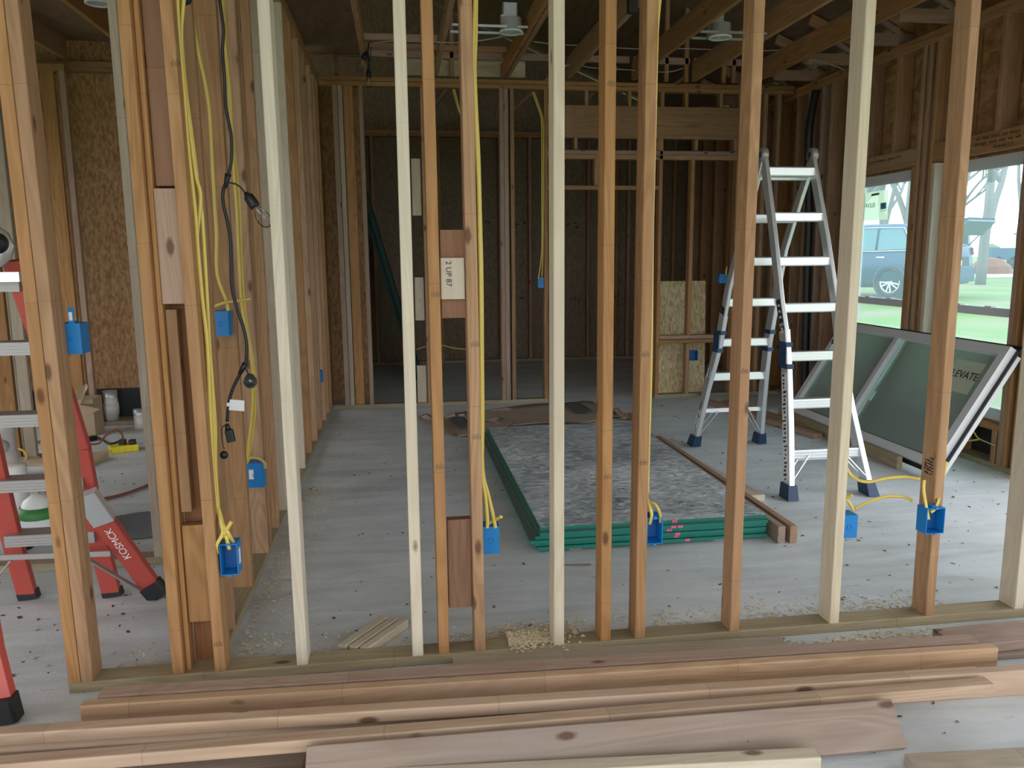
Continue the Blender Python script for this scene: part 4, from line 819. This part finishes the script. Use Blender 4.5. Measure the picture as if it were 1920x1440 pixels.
# ================================================================ RED LADDER
rl = thing('step_ladder', 'red fibreglass ladder with wide grey treads in the left room', 'ladder', (-1.4, 3.2, 0))
RR = [(-1.273,3.446,0.01375),(-1.278,3.387,0.2235),(-1.280,3.333,0.4172),(-1.269,3.252,0.7068),(-1.285,3.192,0.9217),(-1.326,3.101,1.246),(-1.343,3.046,1.442)]
RLp = [(-1.625,3.475,0.0192),(-1.625,3.410,0.2485),(-1.618,3.347,0.4767),(-1.607,3.286,0.6916),(-1.597,3.205,0.9813),(-1.599,3.136,1.229),(-1.600,3.098,1.366)]
def rrail(pts, w=.075, d=.035, mat=RED, name='rail'):
    mb = MB()
    for a, b_ in zip(pts[:-1], pts[1:]): mb.beam(a, b_, w, d, (0, 1, 0), .004)
    return mb.build(name, mat, rl)
rrail(RR); rrail(RLp)
fl = [(-1.254,3.220,0.5297),(-1.096,3.400,0.05537)]; fo = rrail([fl[0], fl[1]], .078, .04, RED, 'flared_leg')
g0 = Vector(fl[0]); g1 = Vector(fl[1]); dd = (g1-g0).normalized()
MB().beam(g0+dd*.0+Vector((0, -.003, 0)), g0+dd*.15+Vector((0, -.003, 0)), .084, .046, (0, 1, 0), .003).build('joint_plate', ALU, rl)
MB().beam(g1-dd*.01, Vector((g1.x+.035, g1.y, .005)), .095, .062, (0, 1, 0), .015).build('rubber_foot', BLK, rl)
side = Vector((dd.z, 0, -dd.x)); tx = text('KOSMCK', .042, g0+dd*.27+Vector((0, -.022, 0)), -dd, side if side.z > 0 else side, CHALK, fo, 'chalk_writing', .0004)
# near side pair
NL = [(-1.276,2.500,0.03816),(-1.324,2.550,0.2184),(-1.375,2.620,0.4969),(-1.473,2.720,0.9152)]; rrail(NL, .078, .04)
p = Vector(NL[0]); MB().beam((p.x-.0, p.y, .003), p+Vector((-.01, 0, .045)), .095, .062, (0, 1, 0), .01).build('rubber_foot', BLK, rl)
for pts in (RR, RLp):
    p = Vector(pts[0]); MB().beam((p.x+.006, p.y, .002), p+Vector((0, 0, .02)), .082, .042, (0, 1, 0), .006).build('rubber_foot', BLK, rl)
for z in [pp[2] for pp in [(-1.390,3.367,0.2968),(-1.381,3.297,0.5464),(-1.344,3.219,0.8243),(-1.377,3.139,1.109),(-1.379,3.074,1.344)]]:
    a = lerp_rail(RLp, z); b_ = lerp_rail(RR, z); a = a+(a-b_)*.0; mb = MB(); mb.box(a.x, b_.x, (a.y+b_.y)/2-.05, (a.y+b_.y)/2+.045, z-.012, z+.036)
    for k in range(4): mb.box(a.x, b_.x, (a.y+b_.y)/2-.054, (a.y+b_.y)/2-.05, z-.008+k*.012, z-.002+k*.012)
    mb.build('tread', ALUD, rl)
q = [(-1.651,3.300,0.2559),(-1.196,3.260,0.2603)]; MB().beam(q[0], q[1], .006, .022, (0, 0, 1)).build('stay', ALUD, rl)
q = [(-1.288,3.270,0.2395),(-1.133,3.370,0.05165)]; MB().beam(q[0], q[1], .006, .022, (0, 1, 0)).build('stay', ALUD, rl)
q = [(-1.589,3.300,0.2428),(-1.684,3.300,0.1352)]; MB().beam(q[0], q[1], .006, .022, (0, 1, 0)).build('stay', ALUD, rl)
q = [(-1.349,3.000,1.521),(-1.349,3.000,1.490),(-1.337,3.000,1.433),(-1.356,3.000,1.380)]
MB().lathe(Vector(q[1])+Vector((-.03, -.03, 0)), (0, -1, 0), [(0, 0), (.075, 0), (.075, .02), (0, .02)], 10).build('hinge', ALU, rl)
MB().lathe(Vector(q[1])+Vector((0, -.05, .01)), (.2, -1, 0), [(0, 0), (.035, 0), (.038, .05), (0, .05)], 20).build('hinge_knob', BLK, rl)
MB().box(q[3][0]-.1, q[3][0]+.05, 2.98, 3.0, q[3][2]-.012, q[3][2]+.022).build('hinge_arm', ALU, rl)

# ================================================================ THINGS IN THE LEFT ROOM
def pipe(label, x, y, z0, z1, r, mat=PVC, extra=()):
    mb = MB().lathe((x, y, z0), (0, 0, 1), [(r*.85, .0), (r, 0), (r, z1-z0), (r*.85, z1-z0), (r*.85, .01)], 24)
    for a, b_, rr in extra: mb.lathe((x, y, z0+a), (0, 0, 1), [(r, 0), (rr, 0), (rr, b_), (r, b_)], 24)
    return mb.build('drain_pipe', mat, label=label, cat='pipe')
q = [(-2.558,7.300,0.06354)]; pipe('white plastic drain pipe with a steel coupling by the black wall wrap', q[0][0], 7.30, .04, .30, .058, PVC, ((.05, .10, .064),))
MB().lathe((q[0][0], 7.30, .24), (0, 0, 1), [(.060, 0), (.060, .062), (0, .062)], 20).build('coupling', GALV, bpy.data.objects['drain_pipe'])
q = [(-2.255,7.068,0)]; pipe('short white pipe with grey cap right of the larger one', q[0][0], q[0][1], 0, .12, .045, PVC)
MB().lathe((q[0][0], q[0][1], .12), (0, 0, 1), [(.046, 0), (.046, .05), (0, .05)], 20).build('cap', GALV, bpy.data.objects['drain_pipe.001'])
# beige fitting standing behind the ladder
q = [(-2.644,5.603,0)]; fx, fy = q[0][0], q[0][1]
f = MB().lathe((fx, fy, 0), (0, 0, 1), [(.05, 0), (.056, 0), (.06, .10), (.065, .12), (.065, .17), (.056, .18), (.056, .30), (.062, .31), (.062, .37), (.052, .37), (.052, .2)], 22)
f.lathe((fx, fy, .23), (-.2, -1, -.1), [(.04, .03), (.045, .03), (.048, .10), (.036, .10), (.03, .04)], 20); f.build('pipe_fitting', plain('grey_beige_pvc', (.48, .43, .40), .4), label='upright grey plastic tee fitting behind the ladder treads', cat='pipe fitting')
q = [(-2.108,4.512,0)]; MB().lathe((q[0][0], q[0][1], 0), (0, 0, 1), [(0, 0), (.06, 0), (.06, .34), (.052, .35), (0, .35)], 24).build('white_tube', PVC, label='white round tube standing on the floor behind the lowest treads', cat='tube')
# sealant cans, green and white bag
q = [(-1.879,4.183,0)]; bx, by = q[0][0], q[0][1]+.05
mb = MB().lathe((bx, by, 0), (0, 0, 1), [(0, 0), (.075, .01), (.10, .08), (.095, .16), (.07, .22), (.03, .25), (0, .25)], 14); bag = mb.build('shopping_bag', WHT, label='white and green plastic bag behind the lowest tread', cat='bag')
MB().lathe((bx+.005, by-.01, .14), (0, 0, 1), [(.102, 0), (.104, .02), (.09, .055), (.085, .055)], 14).build('green_band', BAGG, bag)
MB().lathe((bx-.06, by-.1, 0), (0, 0, 1), [(0, 0), (.055, 0), (.055, .10), (0, .10)], 20).build('black_tin', BLK, label='black tin in front of the green and white bag', cat='tin')
mb = MB()
for k in range(5): mb.tube(smooth([(bx+.02+.025*k, by-.02, .26), (bx+.0+.025*k, by-.04, .31), (bx+.05+.025*k, by-.02, .33)], 4), .007, 8)
mb.build('coiled_cable', plain('striped_cord', (.45, .36, .34), .5), label='coil of pale cord lying on the green and white bag', cat='cord')
# grey folded tarp
q = [(-1.564,4.194,0),(-1.310,4.167,0),(-1.416,4.485,0),(-1.790,4.642,0)]
mb = MB(); rows = 8; cols = 10; vs = []
x0, y0 = -1.78, 4.12
for side_ in (0, 1):
    for j in range(rows+1):
        for i in range(cols+1):
            u, v = i/cols, j/rows; hgt = .085*math.sin(PI*min(1, max(0, v*1.02)))**.5*(1-.35*abs(u-.4))*(1+.18*math.sin(7*u+3*v)); vs.append((x0+.50*u+.03*math.sin(5*v), y0+.06*u+.34*v, (.004 if side_ else max(.012, hgt)) ))
n_ = (rows+1)*(cols+1); fs = []
for j in range(rows):
    for i in range(cols):
        a_ = j*(cols+1)+i; fs.append((a_, a_+1, a_+cols+2, a_+cols+1)); fs.append((n_+a_, n_+a_+cols+1, n_+a_+cols+2, n_+a_+1))
for i in range(cols): fs.append((i, n_+i, n_+i+1, i+1)); a_ = rows*(cols+1)+i; fs.append((a_, a_+1, n_+a_+1, n_+a_))
for j in range(rows): a_ = j*(cols+1); fs.append((a_, a_+cols+1, n_+a_+cols+1, n_+a_)); a_ += cols; fs.append((a_, n_+a_, n_+a_+cols+1, a_+cols+1))
mb.add(vs, fs, True); mb.build('folded_tarp', GREYV, label='grey folded tarp on the floor behind the flared red leg', cat='tarp')
# cardboard box, torn open
cb = thing('cardboard_box', 'torn open brown cardboard box standing in the left room', 'box', [(-2.644,6.887,-2.22e-16)][0])
c0 = Vector([(-2.620,6.822,0)][0]); cx, cy = c0.x, c0.y
cb_ = MB().box(cx-.10, cx+.09, cy, cy+.2, 0, .31); cb_.build('box_body', CARD, cb)
MB().add([(cx-.10, cy, .31), (cx+.0, cy-.02, .31), (cx+.10, cy-.10, .42), (cx+.08, cy-.06, .45), (cx-.08, cy-.08, .36)], [(0, 1, 2, 3, 4)]).add([(cx-.10, cy+.002, .272), (cx+.0, cy-.018, .272), (cx+.10, cy-.098, .422), (cx+.08, cy-.058, .452), (cx-.08, cy-.078, .362)], [(4, 3, 2, 1, 0)]).build('flap', CARD, cb)
MB().hexa([(cx-.02, cy-.01, .27), (cx+.09, cy-.01, .27), (cx+.16, cy-.06, .23), (cx+.06, cy-.12, .19), (cx-.02, cy-.005, .274), (cx+.09, cy-.005, .274), (cx+.16, cy-.055, .234), (cx+.06, cy-.115, .194)]).build('flap', CARD, cb)
# yellow outlet strip and cords
q = [(-2.202,6.180,0.025),(-2.039,6.272,0.025)]; a, b_ = Vector(q[0]), Vector(q[1])
ps = thing('power_strip', 'yellow outlet strip on the floor with black plugs', 'power strip', (a+b_)/2)
MB().beam(a, b_, .12, .05, (0, 0, 1), .006).build('strip_body', YELP, ps)
mb = MB(); dv = (b_-a).normalized()
for k in range(4): c = a+(b_-a)*(.12+.25*k); mb.box(c.x-.012, c.x+.012, c.y-.064, c.y-.058, .012, .038)
mb.build('outlet', YEL, ps)
c = a.lerp(b_, .55); MB().box(c.x-.03, c.x+.01, c.y-.03, c.y+.02, .05, .09).build('plug', BLK, ps); MB().box(c.x+.04, c.x+.08, c.y-.03, c.y+.02, .05, .085).build('plug', BLK, ps)
cable('black cord looping from the outlet strip to a connector', [(-2.230,6.571,0.01),(-2.253,6.519,0.01),(-2.299,6.454,0.01),(-2.441,6.667,0.01),(-2.527,6.761,0.01),(-2.563,6.689,0.01),(-2.611,6.776,0.01),(-2.632,6.901,0.01)], mat=BLK, r=.008, flat=1, cat='cord', name='extension_cord')
cable('red brown cord arching over to the outlet strip', [(-2.112,6.220,0.07394),(-2.119,6.220,0.1283),(-2.143,6.220,0.1583),(-2.190,6.200,0.1564),(-2.243,6.200,0.1173),(-2.284,6.200,0.07354),(-2.361,6.200,0.06853),(-2.442,6.200,0.0885)], mat=RUST, r=.008, flat=1, cat='cord', name='extension_cord')
MB().beam(*[(-2.517,6.599,0.02),(-2.482,6.669,0.02)], .05, .035, (0, 0, 1), .006).build('cord_connector', BLK, label='black cord connector left of the outlet strip', cat='connector')
cable('yellow extension cord from the outlet strip to the left edge', [(-2.214,6.201,0.008),(-2.291,6.148,0.008),(-2.399,6.135,0.008),(-2.518,6.059,0.008),(-2.584,5.917,0.008),(-2.675,5.874,0.008),(-2.715,5.765,0.008),(-2.781,5.721,0.008)], mat=YEL, r=.008, flat=1, cat='cord', name='extension_cord')
cable('yellow loop of cord beside the grey tee fitting', [(-2.760,6.000,0.09759),(-2.726,6.000,0.08419),(-2.708,6.000,0.04371),(-2.727,6.000,0.0007976),(-2.758,6.000,-0.02166)], mat=YEL, r=.010, flat=1, cat='cord', name='extension_cord')
cable('dark red rod lying on the concrete behind the flared red leg', [(-1.883,4.922,0.01),(-1.800,4.929,0.01),(-1.729,4.995,0.01),(-1.664,5.110,0.01),(-1.633,5.201,0.01),(-1.664,5.293,0.01)], mat=RUST, r=.009, flat=1, cat='cord', name='extension_cord')
q = [(-3.113,6.900,0.06149),(-3.017,6.900,-0.1015)]; MB().lathe((q[0][0]+.06, 6.6, 0), (0, 0, 1), [(0, 0), (.09, .0), (.10, .05), (.09, .13), (.05, .2), (0, .2)], 9, False).build('blue_bag', plain('blue_tarp', (.03, .22, .42), .5), label='crumpled blue plastic bundle behind the ladder', cat='bundle')
q = [(-2.519,6.059,-2.22e-16)]; MB().hexa([(-2.75, 5.9, .002), (-2.2, 5.75, .002), (-2.15, 6.0, .002), (-2.7, 6.15, .002), (-2.75, 5.9, .02), (-2.2, 5.75, .02), (-2.15, 6.0, .05), (-2.7, 6.15, .02)]).build('cardboard_scrap', CARD, label='flat brown cardboard scrap on the floor by the double stud', cat='cardboard')

# ================================================================ FOREGROUND LUMBER
def fg(label, l, r, zt, w, h, mat, ch=.004, ext0=0, ext1=0):
    """l, r: front top edge ends (x, y); top at zt; w deep, h high"""
    l, r = Vector((l[0], l[1], 0)), Vector((r[0], r[1], 0)); d = (r-l).normalized(); n = Vector((-d.y, d.x, 0))
    l, r = l-d*ext0, r+d*ext1; off = n*(w/2)+Vector((0, 0, zt-h/2))
    return board('loose_board', l+off, r+off, w, h, mat, None, label=label, cat='board', ch=ch, group='loose boards in the foreground')
fg('pinkish board, rearmost of the foreground pile', [(-0.9778,2.449,0.088)][0], [(1.981,2.336,0.088)][0], .088, .060, .088, PINK)
fg('long board with ragged left end, second row from the plate', [(-1.001,2.378,0.1)][0], [(1.997,2.264,0.1)][0], .100, .038, .100, FLOOR_FIR)
fg('long board running out of the left edge, third row', [(-1.148,2.212,0.128)][0], [(1.793,2.079,0.128)][0], .128, .045, .038, FLOOR_FIR, ext0=.25)
fg('orange board at the front of the upper row', [(-1.081,2.066,0.128)][0], [(1.776,2.015,0.128)][0], .128, .046, .038, FLOOR_FIR, ext0=.3)
fg('pale faced board under the upper row, reaching the right edge', [(-0.2737,2.233,0.089)][0], [(1.985,2.136,0.089)][0], .089, .038, .089, FLOOR_FIR, ext0=1.0, ext1=.4)
a, b_ = [Vector(p) for p in [(-0.2863,2.015,0.135),(1.407,1.980,0.135)]]; e_ = [Vector(p) for p in [(1.377,1.886,0.04)]][0]
dl = (b_-a).normalized(); sv = e_-b_; sv = (sv-sv.dot(dl)*dl); WP = sv.length; sv.normalize(); nn = dl.cross(sv); nn = nn if nn.z > 0 else -nn
plank = board('loose_board', a+sv*WP/2-nn*.019, b_+sv*WP/2-nn*.019, WP, .038, OLD, None, up=nn, label='wide weathered plank in front of the pile with nails', cat='board', group='loose boards in the foreground')
fg('short pale board at the bottom edge', [(-0.1068,1.914,0.085)][0], [(1.099,1.819,0.085)][0], .085, .050, .038, PALE, ext0=.3)
fg('dark plank at the bottom left under the orange board', [(-1.081,2.046,0.04)][0], [(-0.3121,2.014,0.04)][0], .040, .20, .038, OLD, ext0=.2)
fg('pale board corner at the bottom right', [(1.374,1.777,0.038)][0], [(1.725,1.752,0.038)][0], .038, .089, .038, GREY, ext1=.4)
fg('grey flat board at the upper right of the pile', [(1.932,2.363,0.06)][0], [(2.277,2.372,0.06)][0], .060, .14, .038, OLD, ext1=.4)
fg('lower grey board at the upper right of the pile', [(1.908,2.354,0.02)][0], [(2.261,2.348,0.02)][0], .021, .15, .020, OLD, ext1=.4)
fg('thin grey board with curved edge close to the bottom plate', [(0.1487,2.590,0.02)][0], [(1.376,2.546,0.02)][0], .020, .07, .018, GREY)
nl = MB()
for p in [(0.9555,1.991,0.07),(0.9374,1.937,0.07),(0.958,1.964,0.07),(0.8687,1.978,0.07),(0.7944,1.977,0.07)]: nl.beam(Vector(p)-nn*.02, Vector(p)+nn*.01+Vector((.004, 0, 0)), .003, .003)
nl.build('nail', BLK, plank)


# ================================================================ SHAVINGS AND LITTER
def litter(name, label, n, fn, mat, smin, smax, hz=.004, seed=3):
    r = random.Random(seed); mb = MB()
    for _ in range(n):
        x, y, z = fn(r); s = r.uniform(smin, smax); a = r.uniform(0, 2*PI); b_ = s*r.uniform(.25, .7); t1 = r.uniform(0, hz); t2 = r.uniform(0, hz)
        ca, sa = math.cos(a), math.sin(a)
        mb.add([(x-ca*s, y-sa*s, z+.0012), (x+sa*b_, y-ca*b_, z+t1+.001), (x+ca*s, y+sa*s, z+.0012+t2), (x-sa*b_, y+ca*b_, z+.0012)], [(0, 1, 2), (0, 2, 3)])
    return mb.build(name, mat, label=label, cat='litter', kind='stuff', loc=(0, 3, 0))
def f1(r):
    t = r.random()
    if t < .22: return (.36+abs(r.gauss(0, .09)), 2.70+r.gauss(0, .03), .038)
    if t < .34: return (r.gauss(.42, .13), 2.80+abs(r.gauss(0, .05)), 0)
    if t < .46: return (r.uniform(.6, 2.2), 2.78+abs(r.gauss(0, .09)), 0)
    if t < .64: return (-.64+abs(r.gauss(0, .11)), r.uniform(2.75, 5.0), 0)
    if t < .70: return (r.uniform(-1.05, 0), r.uniform(2.76, 2.95), 0)
    if t < .80: return (r.gauss(1.75, .25), 2.56+r.gauss(0, .03), 0)
    if t < .90: return (3.85-abs(r.gauss(0, .08)), r.uniform(4.3, 7.3), 0)
    return (r.uniform(-.6, 3.6), r.uniform(2.8, 7.4), 0)
litter('sawdust', 'cream wood shavings and sawdust scattered along the plates', 7500, f1, SAW, .0035, .011)
litter('leaf_litter', 'small dark leaves and bark bits on the concrete floor', 1100, lambda r: (r.uniform(-.6, 3.8), r.uniform(1.4, 7.4), 0) if r.random() < .75 else (r.uniform(-2.2, -.8), r.uniform(2.6, 6.5), 0), DIRT, .004, .014, .006, 5)

# ================================================================ OUTDOORS
def gz(x, y):
    d = max(0., x-4.3); t = min(1., d/9.); return -.14+.54*(t*t*(3-2*t))
mb = MB(); nx, ny = 40, 50; vs = []
for j in range(ny+1):
    for i in range(nx+1):
        x = 4.08+(i/nx)**2*140; y = -40+j*4.4; vs.append((x, y, gz(x, y)))
mb.add(vs, [(j*(nx+1)+i, j*(nx+1)+i+1, (j+1)*(nx+1)+i+1, (j+1)*(nx+1)+i) for j in range(ny) for i in range(nx)], True)
mb.build('ground', LAWN, loc=(0, 0, 0), kind='structure')
MB().box(-60, 4.08, -60, -3.2, -.32, -.16).box(-60, -4.75, -3.2, 60, -.32, -.16).box(-4.75, 4.08, 10.95, 60, -.32, -.16).build('ground', LAWN, loc=(0, 0, 0), kind='structure')
# gravel road crossing far behind the car
mb = MB(); q = [(20, 30), (60, 22), (60.5, 27), (20.5, 35)]
mb.hexa([(x, y, .405) for x, y in q]+[(x, y, .43) for x, y in q]); mb.build('gravel_road', ROADM, label='pale gravel road beyond the lawn', cat='road')

# ---- the car
def car():
    o = thing('car', 'dark blue suv with open tailgate parked on the lawn outside the windows', 'car', (0, 0, 0))
    # local: +X forward, +Y left side, origin on ground under the rear axle
    st_ = [(-.98, .42, .95, 1.00, .84, .80), (-.92, .32, 1.04, 1.52, .92, .70), (-.6, .26, 1.06, 1.66, .94, .72), (0, .24, 1.05, 1.72, .95, .73), (.9, .22, 1.03, 1.73, .95, .73), (1.6, .22, 1.01, 1.68, .95, .71), (2.1, .22, 1.0, 1.42, .95, .70), (2.55, .24, .99, 1.05, .94, .72), (3.3, .28, .92, .94, .90, .7), (3.72, .35, .74, .76, .78, .6)]
    mb = MB(); vs = []
    for x, zb, zl, zr, wb, wr_ in st_:
        pr_ = [(wb*.92, zb), (wb, zb+.16), (wb, zl-.12), (wb*.97, zl), (wr_+.03, zr-.06), (wr_-.06, zr), (0, zr+.02)]
        pts = [(y, z) for y, z in pr_]+[(-y, z) for y, z in pr_[-2::-1]]
        vs += [(x, y, z) for y, z in pts]
    n = 13; fs = [(i*n+k, i*n+k+1, (i+1)*n+k+1, (i+1)*n+k) for i in range(len(st_)-1) for k in range(n-1)]+[(i*n+n-1, i*n, (i+1)*n, (i+1)*n+n-1) for i in range(len(st_)-1)]
    fs.append(tuple(range((len(st_)-1)*n, len(st_)*n)))
    rear = tuple(range(n))[::-1]; fs.append(rear)
    mb.add(vs, [f for f in fs], True)
    p = Matrix.Translation(Vector(CP))@Matrix.Rotation(CR, 4, 'Z')
    W[o] = p; o.matrix_basis = p
    def part(mb, name, mat, **k):
        me = mb.mesh(name); me.materials.append(mat); q_ = bpy.data.objects.new(name, me); C.objects.link(q_); q_.parent = o; W[q_] = p
        for a, b_ in k.items(): q_[a] = b_
        return q_
    part(mb, 'body', CARB)
    for s in (1, -1):
        def gl(pts): return [(x, s*y, z) for x, y, z in pts]
        w1 = MB(); w1.add(gl([(-.45, .925, 1.13), (.35, .937, 1.11), (.40, .785, 1.60), (-.15, .782, 1.60)]), [(0, 1, 2, 3)] if s > 0 else [(3, 2, 1, 0)]); w1.add(gl([(.42, .939, 1.11), (1.25, .937, 1.10), (1.25, .79, 1.61), (.46, .79, 1.61)]), [(0, 1, 2, 3)] if s > 0 else [(3, 2, 1, 0)])
        part(w1, 'side_window', CARG)
        t1 = MB(); t1.tube(gl([(-.52, .945, 1.10), (.4, .955, 1.085), (1.3, .955, 1.08)]), .012, 6); t1.tube(gl([(-.52, .945, 1.10), (-.2, .80, 1.62), (.4, .805, 1.64), (1.3, .80, 1.64)]), .012, 6); part(t1, 'window_trim', ALU)
        a1 = MB(); a1.lathe((0, s*.93, .38), (0, s, 0), [(.37, 0), (.41, .0), (.41, .035), (.37, .035)], 28); part(a1, 'wheel_arch', plain('dark_cladding', (.05, .075, .10), .6))
        for wx in (0, 2.70):
            w_ = MB(); w_.lathe((wx, s*.74, .36), (0, s, 0), [(.2, 0), (.34, .0), (.36, .03), (.36, .18), (.34, .21), (.26, .21), (.25, .17), (.25, .0)], 32); wh = part(w_, 'wheel', TYRE)
            rm = MB(); rm.lathe((wx, s*.74, .36), (0, s, 0), [(.25, .10), (.25, .205), (.232, .205), (.232, .10)], 28); rm.lathe((wx, s*.74, .36), (0, s, 0), [(0, .20), (.05, .2), (.06, .12), (0, .12)], 16)
            for k in range(10):
                a = 2*PI*k/10+(.18 if k % 2 else 0); c_ = Vector((wx, s*.935, .36)); rm.beam(c_+Vector((math.cos(a)*.04, 0, math.sin(a)*.04)), c_+Vector((math.cos(a)*.24, 0, math.sin(a)*.24)), .03, .02, (0, 1, 0))
            q_ = part(rm, 'rim', ALU); q_.parent = wh; q_.matrix_basis = Matrix.Identity(4)
            dk = MB(); dk.lathe((wx, s*.80, .36), (0, s, 0), [(0, 0), (.25, 0)], 24); dq = part(dk, 'brake_disc', TYRE); dq.parent = wh
        tl_ = MB(); tl_.hexa([(-.97, s*.80, .98), (-.80, s*.955, .98), (-.80, s*.95, 1.16), (-.95, s*.78, 1.16), (-1.02, s*.80, .99), (-.84, s*.965, .99), (-.84, s*.955, 1.15), (-1.0, s*.78, 1.15)]); part(tl_, 'tail_lamp', TAIL)
        rf = MB(); rf.box(-1.035, -1.0, min(s*.50, s*.82), max(s*.50, s*.82), .56, .60); part(rf, 'reflector', TAIL)
        for xh in (.15, 1.0):
            hd = MB(); hd.box(xh, xh+.2, min(s*.95, s*.975), max(s*.95, s*.975), .93, .96); part(hd, 'door_handle', ALU)
    b_ = MB(); b_.box(-1.02, -.86, -.90, .90, .36, .70); b_.box(-1.06, -.95, -.82, .82, .44, .64); part(b_, 'bumper', CARB)
    b_ = MB(); b_.add([(-1.0, -.66, .72), (-1.0, .66, .72), (-.93, .62, 1.5), (-.93, -.62, 1.5)], [(3, 2, 1, 0)]); part(b_, 'boot_opening', plain('dark_interior', (.03, .05, .07), .7))
    b_ = MB(); b_.hexa([(-.85, -.66, 1.66), (-.85, .66, 1.66), (-1.5, .60, 1.74), (-1.5, -.60, 1.74), (-.85, -.66, 1.70), (-.85, .66, 1.70), (-1.53, .60, 1.80), (-1.53, -.60, 1.80)])
    b_.hexa([(-1.25, -.62, 1.42), (-1.25, .62, 1.42), (-1.53, .60, 1.72), (-1.53, -.60, 1.72), (-1.0, -.6, 1.62), (-1.0, .6, 1.62), (-1.5, .6, 1.78), (-1.5, -.6, 1.78)]); part(b_, 'tailgate', CARB)
    for s in (-.6, .6):
        b_ = MB(); b_.tube([(-.97, s, 1.2), (-1.35, s, 1.60)], .012, 6); part(b_, 'gas_strut', BLK)
    b_ = MB(); b_.box(-1.075, -1.06, -.16, .16, .74, .86); pl = part(b_, 'licence_plate', WHT)
    b_ = MB(); b_.box(-1.078, -1.074, -.09, -.05, .77, .83); b_.box(-1.078, -1.074, -.03, .01, .77, .83); b_.box(-1.078, -1.074, .05, .09, .77, .83); q_ = part(b_, 'plate_characters', INK); q_.parent = pl; q_.matrix_basis = Matrix.Identity(4)
    return o
CP = (12.28, 17.66, .40); CR = math.radians(90+26)
car()

# ---- bare trees
def tree(label, x, y, z, h, r, seed, lean=0, levels=6, spread=.55, fork=.35):
    rr = random.Random(seed); mb = MB()
    def grow(p, d, L, rad, lv):
        pts = [p]; q = p.copy(); dd_ = d.copy()
        for k in range(4):
            dd_ = (dd_+Vector((rr.uniform(-1, 1), rr.uniform(-1, 1), rr.uniform(-.5, .8)))*.13).normalized(); q = q+dd_*L/4; pts.append(q.copy())
        mb.tube(pts, rad, 5 if lv > 1 else 4, True, 1, rad*.76)
        if lv == 0: return
        for k in range(3 if lv > 2 else 2+(rr.random() < .5)):
            nd = (dd_+Vector((rr.uniform(-1, 1), rr.uniform(-1, 1), rr.uniform(-.45, .7)))*spread*1.5).normalized()
            st0 = pts[-1] if k < 2 else pts[rr.choice((2, 3))]
            grow(st0, nd, L*rr.uniform(.60, .85), rad*.68, lv-1)
    grow(Vector((x, y, z)), Vector((lean, 0, 1)).normalized(), h*fork, r, levels)
    return mb.build('bare_tree', BARK, label=label, cat='tree', group='bare trees outside the windows')
az = lambda px, D: (D*math.sin(math.radians(8.05)+math.atan((px-960)/1478)), D*math.cos(math.radians(8.05)+math.atan((px-960)/1478)))
for px, D, h, r, sd, lab, lv in ((1834, 30, 9.5, .17, 4, 'large bare oak behind the open tailgate, thick forked trunk', 7), (1560, 34, 12, .25, 9, 'bare tree behind the front of the car, hidden trunk', 6), (1650, 48, 12, .2, 12, 'fine branched bare tree above the car roof', 7), (1700, 40, 13, .2, 21, 'bare tree at the edge of the left window', 7), (1900, 60, 12, .18, 33, 'distant bare tree near the utility pole', 6), (1790, 70, 12, .2, 17, 'most distant bare tree left of the oak', 6)):
    x, y = az(px, D); tree(lab, x, y, .35, h, r, sd, levels=lv)
x, y = az(1908, 38); MB().tube([(x, y, .3), (x, y, 11)], .16, 10, True, 1, .11).build('utility_pole', BARK, label='wooden utility pole at the right of the right window', cat='pole')
# distant trailer, dark vehicle and brush pile
x, y = az(1880, 60); tr_ = thing('farm_trailer', 'distant dark trailer with wheels on the horizon', 'trailer', (x, y, .4))
MB().box(x-1.6, x+1.8, y-.6, y+.6, .95, 1.15).box(x-1.6, x+.8, y-.6, y+.6, 1.15, 1.7).build('trailer_bed', CARB, tr_)
for k in (-1.1, .0, 1.2): MB().lathe((x+k, y-.6, .78), (0, 1, 0), [(0, 0), (.38, 0), (.38, .2), (0, .2)], 16).build('wheel', TYRE, tr_)
MB().tube([(x+.9, y, 1.6), (x+1.1, y, 2.6)], .05, 6).box(x+.3, x+1.7, y-.05, y+.05, 2.55, 2.62).build('mast', TYRE, tr_)
x, y = az(1850, 46); MB().lathe((x, y, .35), (0, 0, 1), [(0, 0), (1.0, 0), (.9, .4), (.5, .75), (0, .85)], 10, False).build('brush_pile', RUST, label='low reddish brush pile beside the distant trailer', cat='brush')
x, y = az(1849, 75); MB().lathe((x, y, .35), (0, 0, 1), [(0, 0), (.8, 0), (.9, .6), (.6, 1.5), (0, 1.8)], 12, False).build('distant_evergreen', LEAF, label='dark clump of evergreen on the horizon left of the trailer', cat='tree')
